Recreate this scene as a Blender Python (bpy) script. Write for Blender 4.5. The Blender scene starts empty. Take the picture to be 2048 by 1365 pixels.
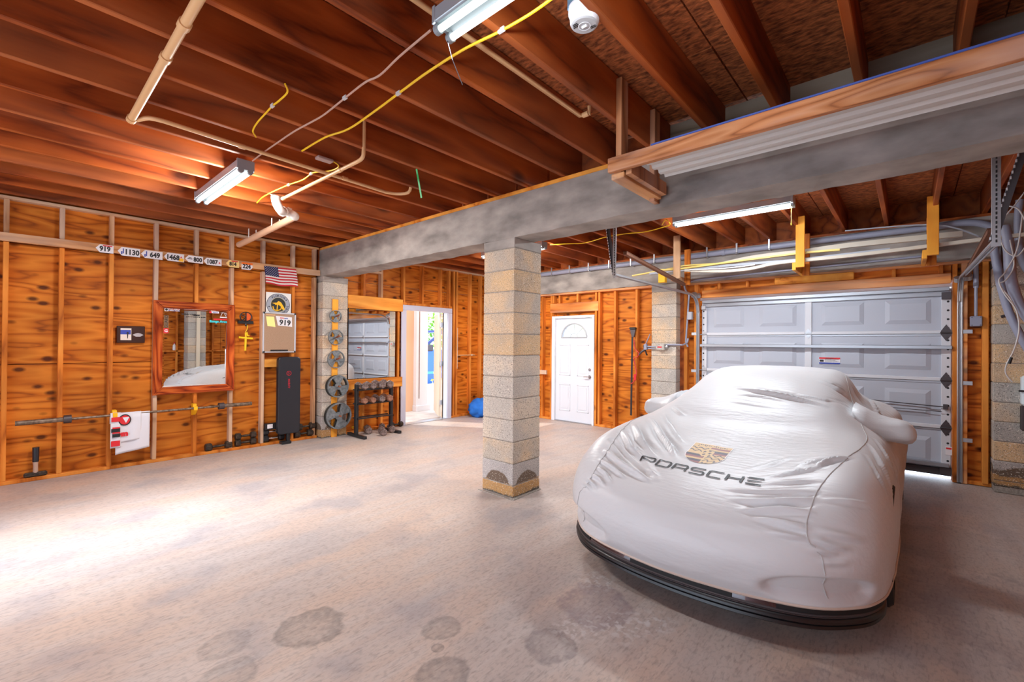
import bpy, bmesh, math, random
import numpy as np
from mathutils import Vector, Matrix
from mathutils.bvhtree import BVHTree
random.seed(7)
SC = bpy.context.scene
COL = SC.collection
R = math.radians

# ---------------------------------------------------------------- camera
FPX, W, H = 895.97, 2048, 1365
YAW, PIT, ROL, CH = R(41.619), R(0.3524), R(0.4725), 1.446
_F = Vector((-math.sin(YAW)*math.cos(PIT), math.cos(YAW)*math.cos(PIT), math.sin(PIT)))
_R = Vector((math.cos(YAW), math.sin(YAW), 0)); _U = _R.cross(_F)
_R2 = math.cos(ROL)*_R + math.sin(ROL)*_U; _U2 = -math.sin(ROL)*_R + math.cos(ROL)*_U
cam = bpy.data.cameras.new('camera'); camo = bpy.data.objects.new('camera', cam); COL.objects.link(camo)
cam.sensor_width = 36; cam.lens = FPX/W*36; cam.clip_start = .05; cam.clip_end = 200
mw = Matrix((_R2, _U2, -_F)).transposed().to_4x4(); mw.translation = (0, 0, CH)
camo.matrix_world = mw
SC.camera = camo

def at(x, y, ax, v):
    """survey helper: where the sight line of a photo point meets the real plane X/Y/Z = v"""
    d = _F + _R2*(x-W/2)/FPX - _U2*(y-H/2)/FPX
    i = 'XYZ'.index(ax); c = Vector((0, 0, CH))
    return c + d*((v-c[i])/d[i])

# ---------------------------------------------------------------- world, lights, exposure
SC.view_settings.view_transform = 'Standard'; SC.view_settings.look = 'None'
SC.view_settings.exposure = 0.32; SC.view_settings.gamma = 1; SC.view_settings.use_curve_mapping = False
wd = bpy.data.worlds.new('world'); SC.world = wd; wd.use_nodes = True
wd.node_tree.nodes['Background'].inputs[0].default_value = (.72, .84, 1, 1)
wd.node_tree.nodes['Background'].inputs[1].default_value = 3.0
def lamp(name, typ, loc, rot, energy, color=(1, 1, 1), **k):
    l = bpy.data.lights.new(name, typ); l.energy = energy; l.color = color
    for a, b in k.items(): setattr(l, a, b)
    o = bpy.data.objects.new(name, l); COL.objects.link(o); o.location = loc; o.rotation_euler = rot
    return o
lamp('sun', 'SUN', (-12, 4, 8), (R(48), 0, R(-60)), 3.2, (1, .95, .86), angle=R(1))
# daylight through the side doorway and through the wide open garage bay, both behind the camera
lamp('doorway_daylight', 'AREA', (-4.42, -1.75, 1.35), (R(62), 0, 0), 27, (.74, .86, 1), shape='RECTANGLE', size=1.6, size_y=1.7, spread=R(44))
lamp('bay_daylight', 'AREA', (-1.7, -1.95, 1.45), (R(84), 0, R(4)), 7, (.78, .87, 1), shape='RECTANGLE', size=3.6, size_y=2.1, spread=R(150))

# ---------------------------------------------------------------- materials
def newmat(name):
    m = bpy.data.materials.new(name); m.use_nodes = True
    return m, m.node_tree.nodes, m.node_tree.links, m.node_tree.nodes['Principled BSDF']
def plain(name, c, rough=.6, metal=0, **k):
    m, n, l, b = newmat(name)
    b.inputs['Base Color'].default_value = (*c, 1); b.inputs['Roughness'].default_value = rough
    b.inputs['Metallic'].default_value = metal
    for a, v in k.items(): b.inputs[a.replace('_', ' ')].default_value = v
    return m
def speck(name, c1, c2, scale=20, rough=.7, metal=0, bump=.15, detail=6, stretch=(1, 1, 1), lo=.35, hi=.65):
    m, n, l, b = newmat(name)
    tc = n.new('ShaderNodeTexCoord'); mp = n.new('ShaderNodeMapping'); mp.inputs['Scale'].default_value = stretch
    no = n.new('ShaderNodeTexNoise'); no.inputs['Scale'].default_value = scale; no.inputs['Detail'].default_value = detail
    cr = n.new('ShaderNodeValToRGB'); cr.color_ramp.elements[0].color = (*c1, 1); cr.color_ramp.elements[1].color = (*c2, 1)
    cr.color_ramp.elements[0].position = lo; cr.color_ramp.elements[1].position = hi
    l.new(tc.outputs['Object'], mp.inputs[0]); l.new(mp.outputs[0], no.inputs['Vector']); l.new(no.outputs[0], cr.inputs[0])
    l.new(cr.outputs[0], b.inputs['Base Color']); b.inputs['Roughness'].default_value = rough; b.inputs['Metallic'].default_value = metal
    bp = n.new('ShaderNodeBump'); bp.inputs['Strength'].default_value = bump; bp.inputs['Distance'].default_value = .01
    l.new(no.outputs[0], bp.inputs['Height']); l.new(bp.outputs[0], b.inputs['Normal'])
    return m
def emis(name, c, s):
    m, n, l, b = newmat(name); b.inputs['Emission Color'].default_value = (*c, 1); b.inputs['Emission Strength'].default_value = s
    b.inputs['Base Color'].default_value = (*c, 1)
    return m
def wood(name, light, mid, dark, along, gs=9.0, wave=5.0, knots=.0, knot_scale=3.0, rough=.62, weather=None, wamt=.0):
    """sawn timber: grain drawn out along one axis, wavy growth rings, dark knots"""
    m, n, l, b = newmat(name)
    tc = n.new('ShaderNodeTexCoord'); mp = n.new('ShaderNodeMapping')
    st = [1.0, 1.0, 1.0]; st['XYZ'.index(along)] = .13; mp.inputs['Scale'].default_value = st
    l.new(tc.outputs['Object'], mp.inputs[0])
    warp = n.new('ShaderNodeTexNoise'); warp.inputs['Scale'].default_value = 2.3; warp.inputs['Detail'].default_value = 2
    l.new(mp.outputs[0], warp.inputs['Vector'])
    mx = n.new('ShaderNodeMixRGB'); mx.blend_type = 'LINEAR_LIGHT'; mx.inputs[0].default_value = .09
    l.new(mp.outputs[0], mx.inputs[1]); l.new(warp.outputs['Color'], mx.inputs[2])
    rings = n.new('ShaderNodeTexNoise'); rings.inputs['Scale'].default_value = wave; rings.inputs['Detail'].default_value = 1.5
    l.new(mx.outputs[0], rings.inputs['Vector'])
    mul = n.new('ShaderNodeMath'); mul.operation = 'MULTIPLY'; mul.inputs[1].default_value = gs; l.new(rings.outputs[0], mul.inputs[0])
    fr = n.new('ShaderNodeMath'); fr.operation = 'PINGPONG'; fr.inputs[1].default_value = 1; l.new(mul.outputs[0], fr.inputs[0])
    fine = n.new('ShaderNodeTexNoise'); fine.inputs['Scale'].default_value = 60; fine.inputs['Detail'].default_value = 3
    l.new(mp.outputs[0], fine.inputs['Vector'])
    ad = n.new('ShaderNodeMath'); ad.operation = 'MULTIPLY_ADD'; ad.inputs[1].default_value = .45; l.new(fine.outputs[0], ad.inputs[0]); l.new(fr.outputs[0], ad.inputs[2])
    sub = n.new('ShaderNodeMath'); sub.operation = 'MULTIPLY'; sub.inputs[1].default_value = .72; l.new(ad.outputs[0], sub.inputs[0])
    cr = n.new('ShaderNodeValToRGB'); e = cr.color_ramp.elements
    e[0].position = .05; e[0].color = (*dark, 1); e[1].position = .85; e[1].color = (*light, 1)
    q = e.new(.34); q.color = (*mid, 1)
    l.new(sub.outputs[0], cr.inputs[0]); out = cr.outputs[0]
    # broad tone drift
    big = n.new('ShaderNodeTexNoise'); big.inputs['Scale'].default_value = 1.7; l.new(tc.outputs['Object'], big.inputs['Vector'])
    cb = n.new('ShaderNodeMapRange'); cb.inputs[1].default_value = .3; cb.inputs[2].default_value = .7; cb.inputs[3].default_value = .72; cb.inputs[4].default_value = 1.18
    l.new(big.outputs[0], cb.inputs[0])
    mm = n.new('ShaderNodeMixRGB'); mm.blend_type = 'MULTIPLY'; mm.inputs[0].default_value = 1; l.new(out, mm.inputs[1]); l.new(cb.outputs[0], mm.inputs[2]); out = mm.outputs[0]
    if knots:
        ks = [knot_scale]*3; ks['XYZ'.index(along)] = knot_scale*.55
        mk = n.new('ShaderNodeMapping'); mk.inputs['Scale'].default_value = ks; l.new(tc.outputs['Object'], mk.inputs[0])
        vo = n.new('ShaderNodeTexVoronoi'); vo.inputs['Scale'].default_value = 1; l.new(mk.outputs[0], vo.inputs['Vector'])
        kr = n.new('ShaderNodeMapRange'); kr.inputs[1].default_value = knots*.45; kr.inputs[2].default_value = knots; kr.inputs[3].default_value = .88; kr.inputs[4].default_value = 0
        l.new(vo.outputs['Distance'], kr.inputs[0])
        mk2 = n.new('ShaderNodeMixRGB'); l.new(kr.outputs[0], mk2.inputs[0]); l.new(out, mk2.inputs[1]); mk2.inputs[2].default_value = (dark[0]*.25, dark[1]*.2, dark[2]*.2, 1); out = mk2.outputs[0]
    if weather:
        wn = n.new('ShaderNodeTexNoise'); wn.inputs['Scale'].default_value = 3.2; wn.inputs['Detail'].default_value = 5; l.new(mp.outputs[0], wn.inputs['Vector'])
        wr = n.new('ShaderNodeMapRange'); wr.inputs[1].default_value = .45; wr.inputs[2].default_value = .6; wr.inputs[4].default_value = wamt; l.new(wn.outputs[0], wr.inputs[0])
        m3 = n.new('ShaderNodeMixRGB'); l.new(wr.outputs[0], m3.inputs[0]); l.new(out, m3.inputs[1]); m3.inputs[2].default_value = (*weather, 1); out = m3.outputs[0]
    l.new(out, b.inputs['Base Color']); b.inputs['Roughness'].default_value = rough; b.inputs['Specular IOR Level'].default_value = .22
    bp = n.new('ShaderNodeBump'); bp.inputs['Strength'].default_value = .12; bp.inputs['Distance'].default_value = .006
    l.new(ad.outputs[0], bp.inputs['Height']); l.new(bp.outputs[0], b.inputs['Normal'])
    return m

OR_L, OR_M, OR_D = (.68, .215, .022), (.53, .135, .009), (.20, .036, .003)
ply_y = wood('plywood_left', OR_L, OR_M, OR_D, 'Y', gs=15, wave=5.5, knots=.25, knot_scale=8.0)
ply_x = wood('plywood_back', OR_L, OR_M, OR_D, 'X', gs=15, wave=5.5, knots=.25, knot_scale=8.0)
stud_m = wood('stud_timber', (.80, .29, .05), (.64, .185, .022), (.34, .075, .008), 'Z', gs=7, wave=4, knots=.10, knot_scale=2.2)
stud_w = wood('weathered_stud', (.74, .44, .25), (.56, .30, .15), (.28, .12, .06), 'Z', gs=8, wave=5, weather=(.62, .46, .36), wamt=.7)
rail_y = wood('rail_timber', (.78, .42, .2), (.62, .28, .1), (.33, .11, .04), 'Y', gs=8, wave=5, weather=(.62, .45, .33), wamt=.7)
rail_x = wood('board_timber', (.86, .34, .09), (.68, .2, .04), (.3, .06, .01), 'X', gs=9, wave=4, knots=.1, knot_scale=2.4, weather=(.66, .42, .26), wamt=.45)
bright_y = wood('fresh_pine_y', (.92, .40, .07), (.8, .28, .035), (.45, .1, .01), 'Y', gs=6, wave=4)
bright_z = wood('fresh_pine_z', (.95, .42, .05), (.85, .30, .03), (.5, .13, .01), 'Z', gs=6, wave=4, knots=.09, knot_scale=3)
joist_m = wood('joist_timber', (.43, .095, .015), (.28, .052, .008), (.09, .013, .003), 'Y', gs=9, wave=4, knots=.12, knot_scale=1.6, weather=(.42, .17, .08), wamt=.25)
old_x = wood('rack_timber', (.60, .27, .12), (.48, .18, .065), (.20, .06, .02), 'X', gs=12, wave=9, knots=.13, knot_scale=4.5, weather=(.62, .47, .42), wamt=.8)
old_z = wood('rack_post_timber', (.62, .30, .15), (.46, .19, .08), (.2, .07, .03), 'Z', gs=8, wave=5, weather=(.45, .33, .28), wamt=.6)
grey_x = wood('grey_blocking_timber', (.34, .27, .2), (.26, .19, .13), (.12, .08, .05), 'X', gs=8, wave=5)
red_y = wood('mirror_frame_wood', (.60, .13, .025), (.36, .05, .01), (.10, .01, .004), 'Y', gs=14, wave=8, rough=.3)
red_z = wood('mirror_frame_wood_upright', (.60, .13, .025), (.36, .05, .01), (.10, .01, .004), 'Z', gs=14, wave=8, rough=.3)
osb_m = speck('osb_board', (.17, .042, .012), (.74, .22, .065), 22, .75, 0, .5, 7, (1, 2.2, 1), .32, .68)
def blockmat(name, a, b_, base=False):
    m, n, l, b = newmat(name); tc = n.new('ShaderNodeTexCoord')
    def noise(sc, det, off=0):
        mp = n.new('ShaderNodeMapping'); mp.inputs['Location'].default_value = (off, off*.7, off*.3); l.new(tc.outputs['Object'], mp.inputs[0])
        q = n.new('ShaderNodeTexNoise'); q.inputs['Scale'].default_value = sc; q.inputs['Detail'].default_value = det; l.new(mp.outputs[0], q.inputs['Vector']); return q.outputs[0]
    def rg(x, lo, hi, c=0., d=1.):
        q = n.new('ShaderNodeMapRange'); l.new(x, q.inputs[0])
        for i, v in enumerate((lo, hi, c, d)): q.inputs[i+1].default_value = v
        return q.outputs[0]
    def mx(f, x, y):
        q = n.new('ShaderNodeMixRGB')
        for i, v in enumerate((f, x, y)):
            if isinstance(v, tuple): q.inputs[i].default_value = (*v, 1)
            else: l.new(v, q.inputs[i])
        return q.outputs[0]
    c = mx(rg(noise(3.5, 3, hash_(name)), .40, .60), a, b_)
    if base:
        sp = n.new('ShaderNodeSeparateXYZ'); l.new(tc.outputs['Object'], sp.inputs[0])
        def mt(op, x, y=None):
            q = n.new('ShaderNodeMath'); q.operation = op
            for i, v in enumerate((x, y)):
                if v is None: continue
                if isinstance(v, (int, float)): q.inputs[i].default_value = v
                else: l.new(v, q.inputs[i])
            return q.outputs[0]
        side = mt('DIVIDE', mt('MINIMUM', mt('ABSOLUTE', sp.outputs[0]), mt('ABSOLUTE', sp.outputs[1])), .17)
        up_ = mt('DIVIDE', mt('SUBTRACT', sp.outputs[2], .09), .14)
        d = mt('SQRT', mt('ADD', mt('MULTIPLY', side, side), mt('MULTIPLY', up_, up_)))
        d = mt('ADD', d, mt('MULTIPLY', mt('SUBTRACT', noise(9, 4), .5), .25))
        c = mx(rg(d, 1.0, .92), c, (.16, .105, .07))
        hz = mt('ADD', sp.outputs[2], mt('MULTIPLY', mt('SUBTRACT', noise(14, 5), .5), .06))
        c = mx(rg(hz, .125, .115), c, (.50, .27, .10)); c = mx(rg(hz, .03, .015), c, (.10, .08, .06))
    fine = noise(130, 3)
    c = mx(rg(fine, .44, .34), c, (a[0]*.32, a[1]*.30, a[2]*.28)); c = mx(rg(noise(90, 3, 5), .60, .70), c, (.86, .78, .68))
    l.new(c, b.inputs['Base Color']); b.inputs['Roughness'].default_value = .95
    bp = n.new('ShaderNodeBump'); bp.inputs['Strength'].default_value = .7; bp.inputs['Distance'].default_value = .006; l.new(fine, bp.inputs['Height']); l.new(bp.outputs[0], b.inputs['Normal'])
    return m
def hash_(s): return sum(map(ord, s)) % 17
block_mats = [blockmat('block_'+k, a, b_) for k, a, b_ in (
    ('buff', (.52, .44, .36), (.70, .50, .32)), ('grey', (.42, .39, .36), (.52, .48, .43)), ('tan', (.56, .42, .29), (.74, .50, .28)), ('pale', (.55, .49, .43), (.68, .56, .44)))]
dirty_block = blockmat('block_base_stained', (.42, .38, .36), (.50, .45, .42), True)
mortar = speck('mortar', (.25, .22, .19), (.42, .37, .32), 60, .95)
conc = speck('cast_concrete', (.19, .17, .155), (.44, .39, .35), 5.5, .8, 0, .25, 12, (.6, .6, 1.3), .28, .72)
white = plain('white_paint', (.80, .81, .86), .45)
doorwhite = plain('door_white', (.74, .76, .82), .42)
steel = plain('galvanised_steel', (.50, .51, .54), .38, .85)
darksteel = plain('dark_steel', (.10, .085, .09), .5, .7)
rust = plain('rusty_brown_steel', (.20, .09, .055), .6, .5)
black = plain('black_enamel', (.012, .012, .014), .4)
vinyl = plain('black_vinyl', (.016, .017, .024), .33)
rubber = plain('tyre_rubber', (.014, .014, .015), .75)
platem = speck('grey_plate_enamel', (.13, .15, .16), (.25, .27, .285), 30, .45, .3, .1)
platedark = plain('plate_back_dark', (.045, .045, .04), .6, .3)
pegm = speck('rusty_peg', (.22, .06, .03), (.45, .17, .08), 60, .7, .3)
hexm = speck('worn_iron', (.13, .09, .08), (.36, .28, .26), 40, .42, .6, .2)
hexdark = speck('dark_iron', (.02, .018, .016), (.09, .06, .04), 40, .5, .4, .2)
hexrust = speck('rusty_iron', (.22, .09, .05), (.42, .22, .15), 40, .6, .4, .2)
chrome = plain('chrome', (.75, .75, .76), .18, 1)
ironbar = speck('barbell_steel', (.13, .09, .06), (.33, .25, .19), 30, .5, .7, .2)
mirrorm = plain('mirror_glass', (.93, .95, .94), .01, 1)
cpvc = plain('tan_plastic_pipe', (.72, .42, .20), .4)
pvcw = plain('white_plastic_pipe', (.85, .80, .74), .35)
pvcg = plain('grey_plastic_conduit', (.30, .31, .40), .42)
yellow = plain('yellow_cable', (.90, .55, .01), .45)
cordtan = plain('tan_cord', (.55, .33, .25), .5)
whitewire = plain('white_wire', (.60, .57, .55), .5)
green = plain('green_strap', (.02, .38, .09), .5)
red = plain('red_ink', (.70, .02, .03), .5)
blue = plain('blue_ink', (.03, .06, .38), .5)
ink = plain('black_ink', (.012, .012, .015), .55)
tagw = plain('white_tag', (.80, .77, .80), .5)
tagy = plain('yellow_tag', (.86, .60, .22), .5)
orange = plain('orange_ink', (.90, .18, .02), .5)
gold = plain('golden_yellow', (.95, .50, .01), .5)
cream = plain('cream_paint', (.80, .68, .52), .6)
peach = plain('peach_stucco', (.80, .52, .34), .8)
tube = emis('lit_tube', (.95, 1, .96), 3)
tubeoff = emis('lit_tube_soft', (.80, 1, .98), 1.0)
fixw = plain('fixture_white_enamel', (.26, .29, .32), .4)
fixside = plain('fixture_side', (.38, .33, .33), .5)
silver = plain('aluminium_trim', (.68, .70, .75), .3, .6)
cork = speck('cork', (.33, .20, .12), (.46, .30, .2), 150, .9)
paper_y = plain('yellow_paper', (.92, .86, .30), .7)
bluecloth = plain('blue_cloth', (.02, .17, .62), .85)
grass = speck('leaf_green', (.08, .30, .02), (.45, .75, .12), 10, .7)
truckblue = plain('truck_blue_paint', (.01, .12, .55), .15, .2, Coat_Weight=1.0)
glassdark = plain('dark_glass', (.02, .03, .035), .05)
paving = speck('bright_paving', (.62, .58, .54), (.78, .74, .70), 4, .8)

# ---------------------------------------------------------------- mesh helpers
def wloc(o):
    v = Vector((0, 0, 0))
    while o: v += o.location; o = o.parent
    return v
class MB:
    def __init__(s): s.v = []; s.f = []; s.m = []; s.mi = 0
    def add(s, vs, fs):
        b = len(s.v); s.v += [tuple(x) for x in vs]; s.f += [tuple(i+b for i in f) for f in fs]; s.m += [s.mi]*len(fs); return s
    def box(s, x0, x1, y0, y1, z0, z1):
        if x0 > x1: x0, x1 = x1, x0
        if y0 > y1: y0, y1 = y1, y0
        if z0 > z1: z0, z1 = z1, z0
        return s.add([(x0,y0,z0),(x1,y0,z0),(x1,y1,z0),(x0,y1,z0),(x0,y0,z1),(x1,y0,z1),(x1,y1,z1),(x0,y1,z1)],
                     [(0,3,2,1),(4,5,6,7),(0,1,5,4),(1,2,6,5),(2,3,7,6),(3,0,4,7)])
    def bbox(s, x0, x1, y0, y1, z0, z1, b=.004):
        """box with chamfered edges"""
        bm = bmesh.new(); bmesh.ops.create_cube(bm, size=1)
        for v in bm.verts: v.co = ((x0+x1)/2+v.co.x*abs(x1-x0), (y0+y1)/2+v.co.y*abs(y1-y0), (z0+z1)/2+v.co.z*abs(z1-z0))
        bmesh.ops.bevel(bm, geom=bm.edges[:], offset=b, segments=1, affect='EDGES')
        bm.verts.index_update(); s.add([v.co for v in bm.verts], [[v.index for v in f.verts] for f in bm.faces]); bm.free(); return s
    def bar(s, p, q, w, h, up=(0, 0, 1)):
        """square bar from p to q"""
        p, q = Vector(p), Vector(q); d = (q-p).normalized(); up = Vector(up)
        a = d.cross(up)
        if a.length < 1e-4: a = d.cross(Vector((1, 0, 0)))
        a.normalize(); c = a.cross(d); vs = []
        for e in (p, q):
            for i, j in ((-1,-1),(1,-1),(1,1),(-1,1)): vs.append(e + a*i*w/2 + c*j*h/2)
        return s.add(vs, [(0,1,2,3),(7,6,5,4),(0,4,5,1),(1,5,6,2),(2,6,7,3),(3,7,4,0)])
    def tube(s, pts, r, n=8, caps=True):
        pts = [Vector(p) for p in pts]; rings = []; ref = None
        for i, p in enumerate(pts):
            d = (pts[min(i+1, len(pts)-1)] - pts[max(i-1, 0)]).normalized()
            if ref is None: ref = d.cross(Vector((0, 0, 1)))
            if ref.length < .05: ref = d.cross(Vector((1, 0, 0)))
            a = (ref - d*ref.dot(d)).normalized(); ref = a; c = d.cross(a)
            rr = r[i] if isinstance(r, (list, tuple)) else r
            rings.append([p + (a*math.cos(2*math.pi*k/n) + c*math.sin(2*math.pi*k/n))*rr for k in range(n)])
        vs = [v for g in rings for v in g]; fs = []
        for i in range(len(rings)-1):
            for k in range(n): fs.append((i*n+k, i*n+(k+1) % n, (i+1)*n+(k+1) % n, (i+1)*n+k))
        if caps: fs += [tuple(range(n-1, -1, -1)), tuple((len(rings)-1)*n+k for k in range(n))]
        return s.add(vs, fs)
    def cyl(s, p, q, r, n=16, r2=None):
        return s.tube([p, q], [r, r if r2 is None else r2], n)
    def prism(s, poly, o, u, v, t):
        """polygon in the plane (o,u,v), t thick along u x v"""
        o, u, v = Vector(o), Vector(u), Vector(v); nn = u.cross(v).normalized(); n = len(poly)
        vs = [o+u*a+v*b for a, b in poly] + [o+u*a+v*b+nn*t for a, b in poly]
        return s.add(vs, [tuple(range(n-1, -1, -1)), tuple(range(n, 2*n))] + [(i, (i+1) % n, n+(i+1) % n, n+i) for i in range(n)])
    def ring(s, r0, r1, a0, a1, x0, x1, n=10):
        """annular sector about the local X axis"""
        vs = []; fs = []
        for i in range(n+1):
            a = a0+(a1-a0)*i/n; c, d = math.cos(a), math.sin(a)
            vs += [(x0, r0*c, r0*d), (x0, r1*c, r1*d), (x1, r1*c, r1*d), (x1, r0*c, r0*d)]
        for i in range(n):
            for k in range(4): fs.append((4*i+k, 4*i+(k+1) % 4, 4*i+4+(k+1) % 4, 4*i+4+k))
        fs += [(3, 2, 1, 0), (4*n, 4*n+1, 4*n+2, 4*n+3)]
        return s.add(vs, fs)
    def grid(s, rows):
        n = len(rows[0]); vs = [v for r in rows for v in r]
        return s.add(vs, [(i*n+j, i*n+j+1, (i+1)*n+j+1, (i+1)*n+j) for i in range(len(rows)-1) for j in range(n-1)])
    def build(s, name, mat, parent=None, smooth=False, origin=None, **props):
        L = Vector(origin) if origin else Vector((0, 0, 0))
        off = L + (wloc(parent) if parent else Vector((0, 0, 0)))
        me = bpy.data.meshes.new(name); me.from_pydata([(x[0]-off.x, x[1]-off.y, x[2]-off.z) for x in s.v], [], s.f)
        for mm in (mat if isinstance(mat, (list, tuple)) else [mat]): me.materials.append(mm)
        if len(me.materials) > 1: me.polygons.foreach_set('material_index', s.m)
        bm = bmesh.new(); bm.from_mesh(me); bmesh.ops.recalc_face_normals(bm, faces=bm.faces[:]); bm.to_mesh(me); bm.free()
        if smooth:
            me.polygons.foreach_set('use_smooth', [True]*len(me.polygons))
            if smooth != 'all': me.set_sharp_from_angle(angle=R(40))
        o = bpy.data.objects.new(name, me); COL.objects.link(o); o.location = L
        if parent: o.parent = parent
        for k, v in props.items(): o[k] = v
        return o
def thing(name, label, cat, loc=(0, 0, 0), group=None):
    o = bpy.data.objects.new(name, None); COL.objects.link(o); o.location = loc; o.empty_display_size = .1
    o['label'] = label; o['category'] = cat
    if group: o['group'] = group
    return o
def tag(o, label, cat, group=None):
    o['label'] = label; o['category'] = cat
    if group: o['group'] = group
    return o
def copy_tree(o, parent=None):
    c = o.copy(); COL.objects.link(c); c.parent = parent
    for ch in list(o.children): copy_tree(ch, c)
    return c
def cr(p0, p1, p2, p3, t):
    return .5*((2*p1)+(-p0+p2)*t+(2*p0-5*p1+4*p2-p3)*t*t+(-p0+3*p1-3*p2+p3)*t*t*t)
def spline(pts, k=8):
    pts = [Vector(p) for p in pts]; out = []
    for i in range(len(pts)-1):
        a = pts[max(i-1, 0)]; b = pts[i]; c = pts[i+1]; d = pts[min(i+2, len(pts)-1)]
        for j in range(k): out.append(cr(a, b, c, d, j/k))
    return out+[pts[-1]]
YZ = ((0, 1, 0), (0, 0, 1)); XZ = ((1, 0, 0), (0, 0, 1))
def text(s, size, o, uv, mat, parent, name='lettering', bold=.0, t=.0015, sx=1.0, center=True, rot=0):
    cu = bpy.data.curves.new('t', 'FONT'); cu.body = s; cu.size = size; cu.offset = bold; cu.extrude = 0; cu.resolution_u = 2
    to = bpy.data.objects.new('t', cu); COL.objects.link(to)
    dg = bpy.context.evaluated_depsgraph_get(); me = bpy.data.meshes.new_from_object(to.evaluated_get(dg))
    bpy.data.objects.remove(to); bpy.data.curves.remove(cu)
    vs = [Vector(v.co) for v in me.vertices]; fs = [tuple(p.vertices) for p in me.polygons]; bpy.data.meshes.remove(me)
    if not vs: return
    x0, x1 = min(v.x for v in vs), max(v.x for v in vs); y0, y1 = min(v.y for v in vs), max(v.y for v in vs)
    u, v_ = Vector(uv[0]), Vector(uv[1]); nn = u.cross(v_)
    c, d = math.cos(rot), math.sin(rot); out = []
    for v in vs:
        a = (v.x-((x0+x1)/2 if center else x0))*sx; b = v.y-(y0+y1)/2
        out.append(Vector(o)+u*(a*c-b*d)+v_*(a*d+b*c)+nn*t)
    m = MB(); m.add(out, fs); return m.build(name, mat, parent)

# ================================================================ SETTING
XL, XF, YB, YG, XR = -6.70, -6.64, 6.92, 7.03, 1.15       # stud faces: left, far-left, back, garage-door wall, right
JB, JT = 2.88, 3.16                                       # joist bottom / top
def floor_z(x, y):
    t = max(0, min(1, (y-4.6)/2.3)); u = max(0, min(1, (x+3.4)/.8)); return -.065*t*t*(3-2*t)*u*u*(3-2*u)
# floor material: brushed concrete with rings left by drips, large darker patches at the right and a scaly white patch
fm, fn, fl, fb = newmat('brushed_concrete_floor')
tc = fn.new('ShaderNodeTexCoord')
def nz(scale, det, st=(1, 1, 1)):
    mp = fn.new('ShaderNodeMapping'); mp.inputs['Scale'].default_value = st; fl.new(tc.outputs['Object'], mp.inputs[0])
    q = fn.new('ShaderNodeTexNoise'); q.inputs['Scale'].default_value = scale; q.inputs['Detail'].default_value = det; fl.new(mp.outputs[0], q.inputs['Vector']); return q
def mth(op, a, b_, c=None):
    q = fn.new('ShaderNodeMath'); q.operation = op
    for i, x in enumerate((a, b_, c)):
        if x is None: continue
        if isinstance(x, (int, float)): q.inputs[i].default_value = x
        else: fl.new(x, q.inputs[i])
    return q.outputs[0]
def mix(f, a, b_):
    q = fn.new('ShaderNodeMixRGB')
    for i, x in enumerate((f, a, b_)):
        if isinstance(x, (int, float)): q.inputs[i].default_value = x
        elif isinstance(x, tuple): q.inputs[i].default_value = (*x, 1)
        else: fl.new(x, q.inputs[i])
    return q.outputs[0]
big = nz(.75, 6); streak = nz(3.0, 7, (5, .45, 1)); fine = nz(30, 4, (3, .5, 1)); patchn = nz(2.2, 6)
def rng(x, a, b_, lo=0., hi=1.):
    q = fn.new('ShaderNodeMapRange'); fl.new(x, q.inputs[0])
    for i, v in enumerate((a, b_, lo, hi)): q.inputs[i+1].default_value = v
    return q.outputs[0]
c = mix(rng(big.outputs[0], .35, .65), (.43, .375, .355), (.58, .455, .38))
c = mix(rng(streak.outputs[0], .40, .66, 0, .55), c, (.56, .50, .47))
c = mix(rng(patchn.outputs[0], .50, .66, 0, .6), c, (.33, .305, .32))
c = mix(rng(nz(1.3, 7, (2.2, .8, 1)).outputs[0], .50, .62, 0, .45), c, (.60, .43, .33))
c = mix(rng(nz(55, 5, (1, .55, 1)).outputs[0], .50, .64, 0, .35), c, (.27, .235, .215))
c = mix(rng(fine.outputs[0], .53, .70, 0, .42), c, (.22, .18, .16))
sp = fn.new('ShaderNodeSeparateXYZ'); fl.new(tc.outputs['Object'], sp.inputs[0])
wob = nz(7, 4); grit = nz(26, 4)
for x, y, r, amt, col in ((-2.26, 1.03, .175, .62, (.14, .13, .12)), (-1.77, 1.48, .10, .5, (.15, .14, .13)), (-2.44, .70, .12, .4, (.18, .16, .15)), (-2.2, .65, .12, .45, (.17, .16, .15)),
                          (-1.52, 1.27, .13, .6, (.13, .12, .12)), (-1.29, 1.74, .13, .55, (.16, .14, .15)), (-1.67, 1.37, .035, .6, (.13, .12, .12)), (-1.30, 2.18, .22, .55, (.20, .155, .19)), (-.1, 2.2, .35, .35, (.22, .18, .2)), (.5, 3.6, .6, .4, (.2, .17, .19)), (.35, 4.6, .5, .3, (.24, .2, .17))):
    dx = mth('SUBTRACT', sp.outputs[0], x); dy = mth('SUBTRACT', sp.outputs[1], y)
    d = mth('SQRT', mth('ADD', mth('MULTIPLY', dx, dx), mth('MULTIPLY', dy, dy)), 0)
    d = mth('ADD', d, mth('MULTIPLY', mth('SUBTRACT', wob.outputs[0], .5), r*.9))
    f = rng(d, r, r*.86, 0, amt); core = rng(d, r*.95, r*.4, 1, .5)
    c = mix(mth('MULTIPLY', mth('MULTIPLY', f, core), rng(grit.outputs[0], .35, .55, .55, 1)), c, col)
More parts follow.
